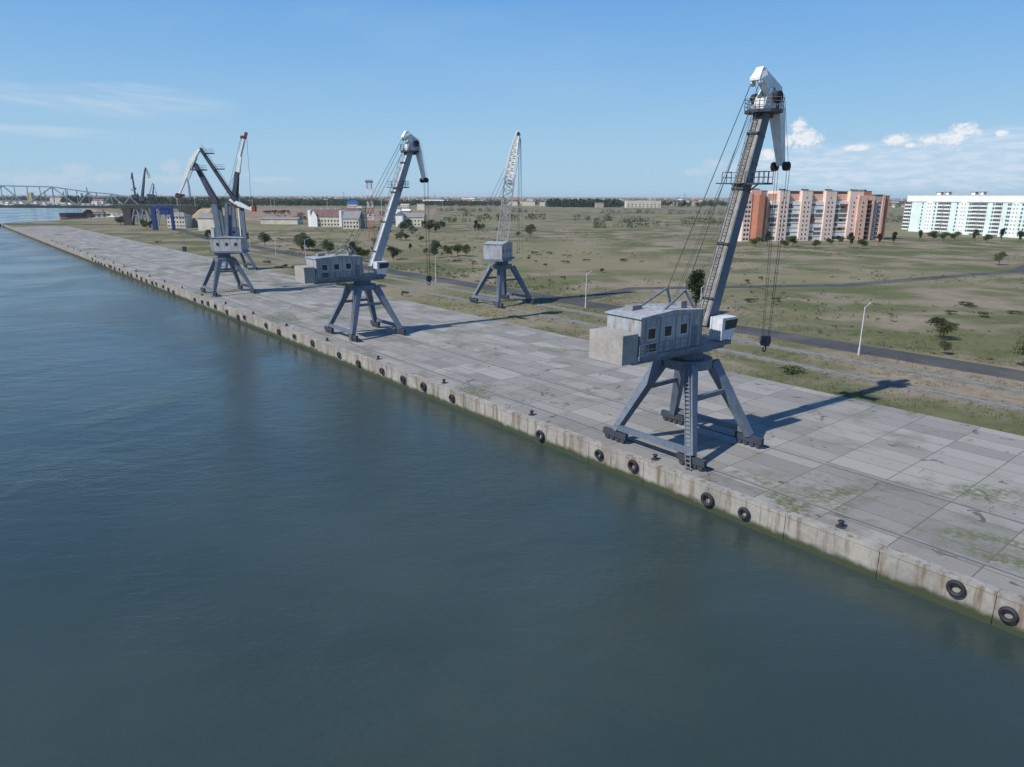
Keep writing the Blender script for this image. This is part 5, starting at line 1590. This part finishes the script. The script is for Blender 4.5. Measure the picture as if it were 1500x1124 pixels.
for i in range(9):
    px = 120 + 6.5 * i; Y = random.uniform(1400, 1750)
    block('yard_shed', 'small white shed in the boatyard beyond the bridge', 'shed', px, px + random.uniform(3, 7), 285.5 + CAMZ * F / Y - random.uniform(2.2, 5), Y, 9, random.choice(['white_wall', 'cream_wall', 'light_grey']), 'roof_pale', 1.5)[0]['group'] = 'white sheds in the boatyard'

# ------------------------------------------------------------------ quay furniture
def bollard():
    root = thing('bollard', 'squat black iron mooring bollard at the quay edge', 'bollard', (0, 0, -400), 0, 'bollards along the quay edge')
    mb = MB(); mb.tube((0, 0, 0), (0, 0, .06), .42, n=16); mb.build('base_plate', 'crane_dark', root)
    mb = MB(); mb.tube((0, 0, .06), (0, 0, .38), .22, .17, 14); mb.tube((0, 0, .38), (0, 0, .50), .17, .30, 14); mb.tube((0, 0, .50), (0, 0, .58), .30, .22, 14); mb.build('post', 'hull_black', root)
    return root
b0 = bollard(); kb = KIDS(b0)
for i in range(26):
    p = qp(-40 + 20 * i, EDGE + 1.3, .014)
    c = b0.copy(); COL.objects.link(c); c.location = p
    for ch in kb: d = ch.copy(); COL.objects.link(d); d.parent = c
for ch in kb: bpy.data.objects.remove(ch)
bpy.data.objects.remove(b0)
# tyre fenders hung on the wall
bmx = bmesh.new()
R0, r0_ = .48, .17
vsb = []
for i in range(18):
    a = 2 * math.pi * i / 18; ring_ = []
    for j in range(8):
        b = 2 * math.pi * j / 8; rr = R0 + r0_ * math.cos(b); ring_.append(bmx.verts.new((math.cos(a) * rr, r0_ * math.sin(b), math.sin(a) * rr)))
    vsb.append(ring_)
for i in range(18):
    for j in range(8): bmx.faces.new((vsb[i][j], vsb[(i + 1) % 18][j], vsb[(i + 1) % 18][(j + 1) % 8], vsb[i][(j + 1) % 8]))
bmesh.ops.recalc_face_normals(bmx, faces=bmx.faces[:])
tm = bpy.data.meshes.new('tyre'); bmx.to_mesh(tm); bmx.free(); tm.materials.append(M['hull_black'])
for i in range(52):
    if i in (3, 9, 10, 17, 22, 30, 31): continue
    p = qp(-42 + 7 * i + random.uniform(-2.2, 2.2), EDGE - .78, -.8 + random.uniform(-.45, .3)); o = bpy.data.objects.new('tyre_fender', tm); COL.objects.link(o); o.location = p; o.rotation_euler = (0, random.random() * 6, rzq)
    sc0 = random.uniform(.8, 1.15); o.scale = (sc0, 1, sc0)
    tag(o, 'black tyre fender hanging on the quay wall', 'tyre fender', 'tyre fenders on the quay wall')
# lamp posts on the yard road
def lamp():
    root = thing('street_lamp', 'grey street lamp with one arm beside the yard road', 'street lamp', (0, 0, -400), 0, 'street lamps beside the yard road')
    mb = MB(); mb.tube((0, 0, 0), (0, 0, 8.6), .11, .07, 8); mb.tube((0, 0, 0), (0, 0, 1.2), .17, n=8); mb.build('post', 'light_grey', root)
    mb = MB(); mb.tube((0, 0, 8.5), (0, 1.8, 9.1), .05, n=6); mb.build('arm', 'light_grey', root)
    mb = MB(); mb.prism([(-.14, 9.0), (.14, 9.0), (.10, 9.18), (-.10, 9.18)], 1.6, 2.3); mb.build('lamp_head', 'roof_pale', root)
    return root
l0 = lamp(); kl = KIDS(l0)
for i in range(13):
    p = qp(-58 + 34 * i, 60.6); c = l0.copy(); COL.objects.link(c); c.location = p; c.rotation_euler = (0, 0, rzq + math.pi)
    for ch in kl: d = ch.copy(); COL.objects.link(d); d.parent = c
for ch in kl: bpy.data.objects.remove(ch)
bpy.data.objects.remove(l0)

# ------------------------------------------------------------------ air
mb = MB(); mb.bb(-9000, 9000, -120, 13000, -6, 64)
o = mb.build('haze', 'rope'); tag(o, kind='stuff')
hm = bpy.data.materials.new('haze'); hm.use_nodes = True; ht = hm.node_tree; ht.nodes.clear()
pv = ht.nodes.new('ShaderNodeVolumePrincipled'); ho = ht.nodes.new('ShaderNodeOutputMaterial')
pv.inputs['Color'].default_value = (.88, .94, 1, 1); pv.inputs['Density'].default_value = 3.8e-5; pv.inputs['Anisotropy'].default_value = .3
ht.links.new(pv.outputs[0], ho.inputs['Volume'])
o.data.materials.clear(); o.data.materials.append(hm)
S.cycles.volume_bounces = 1
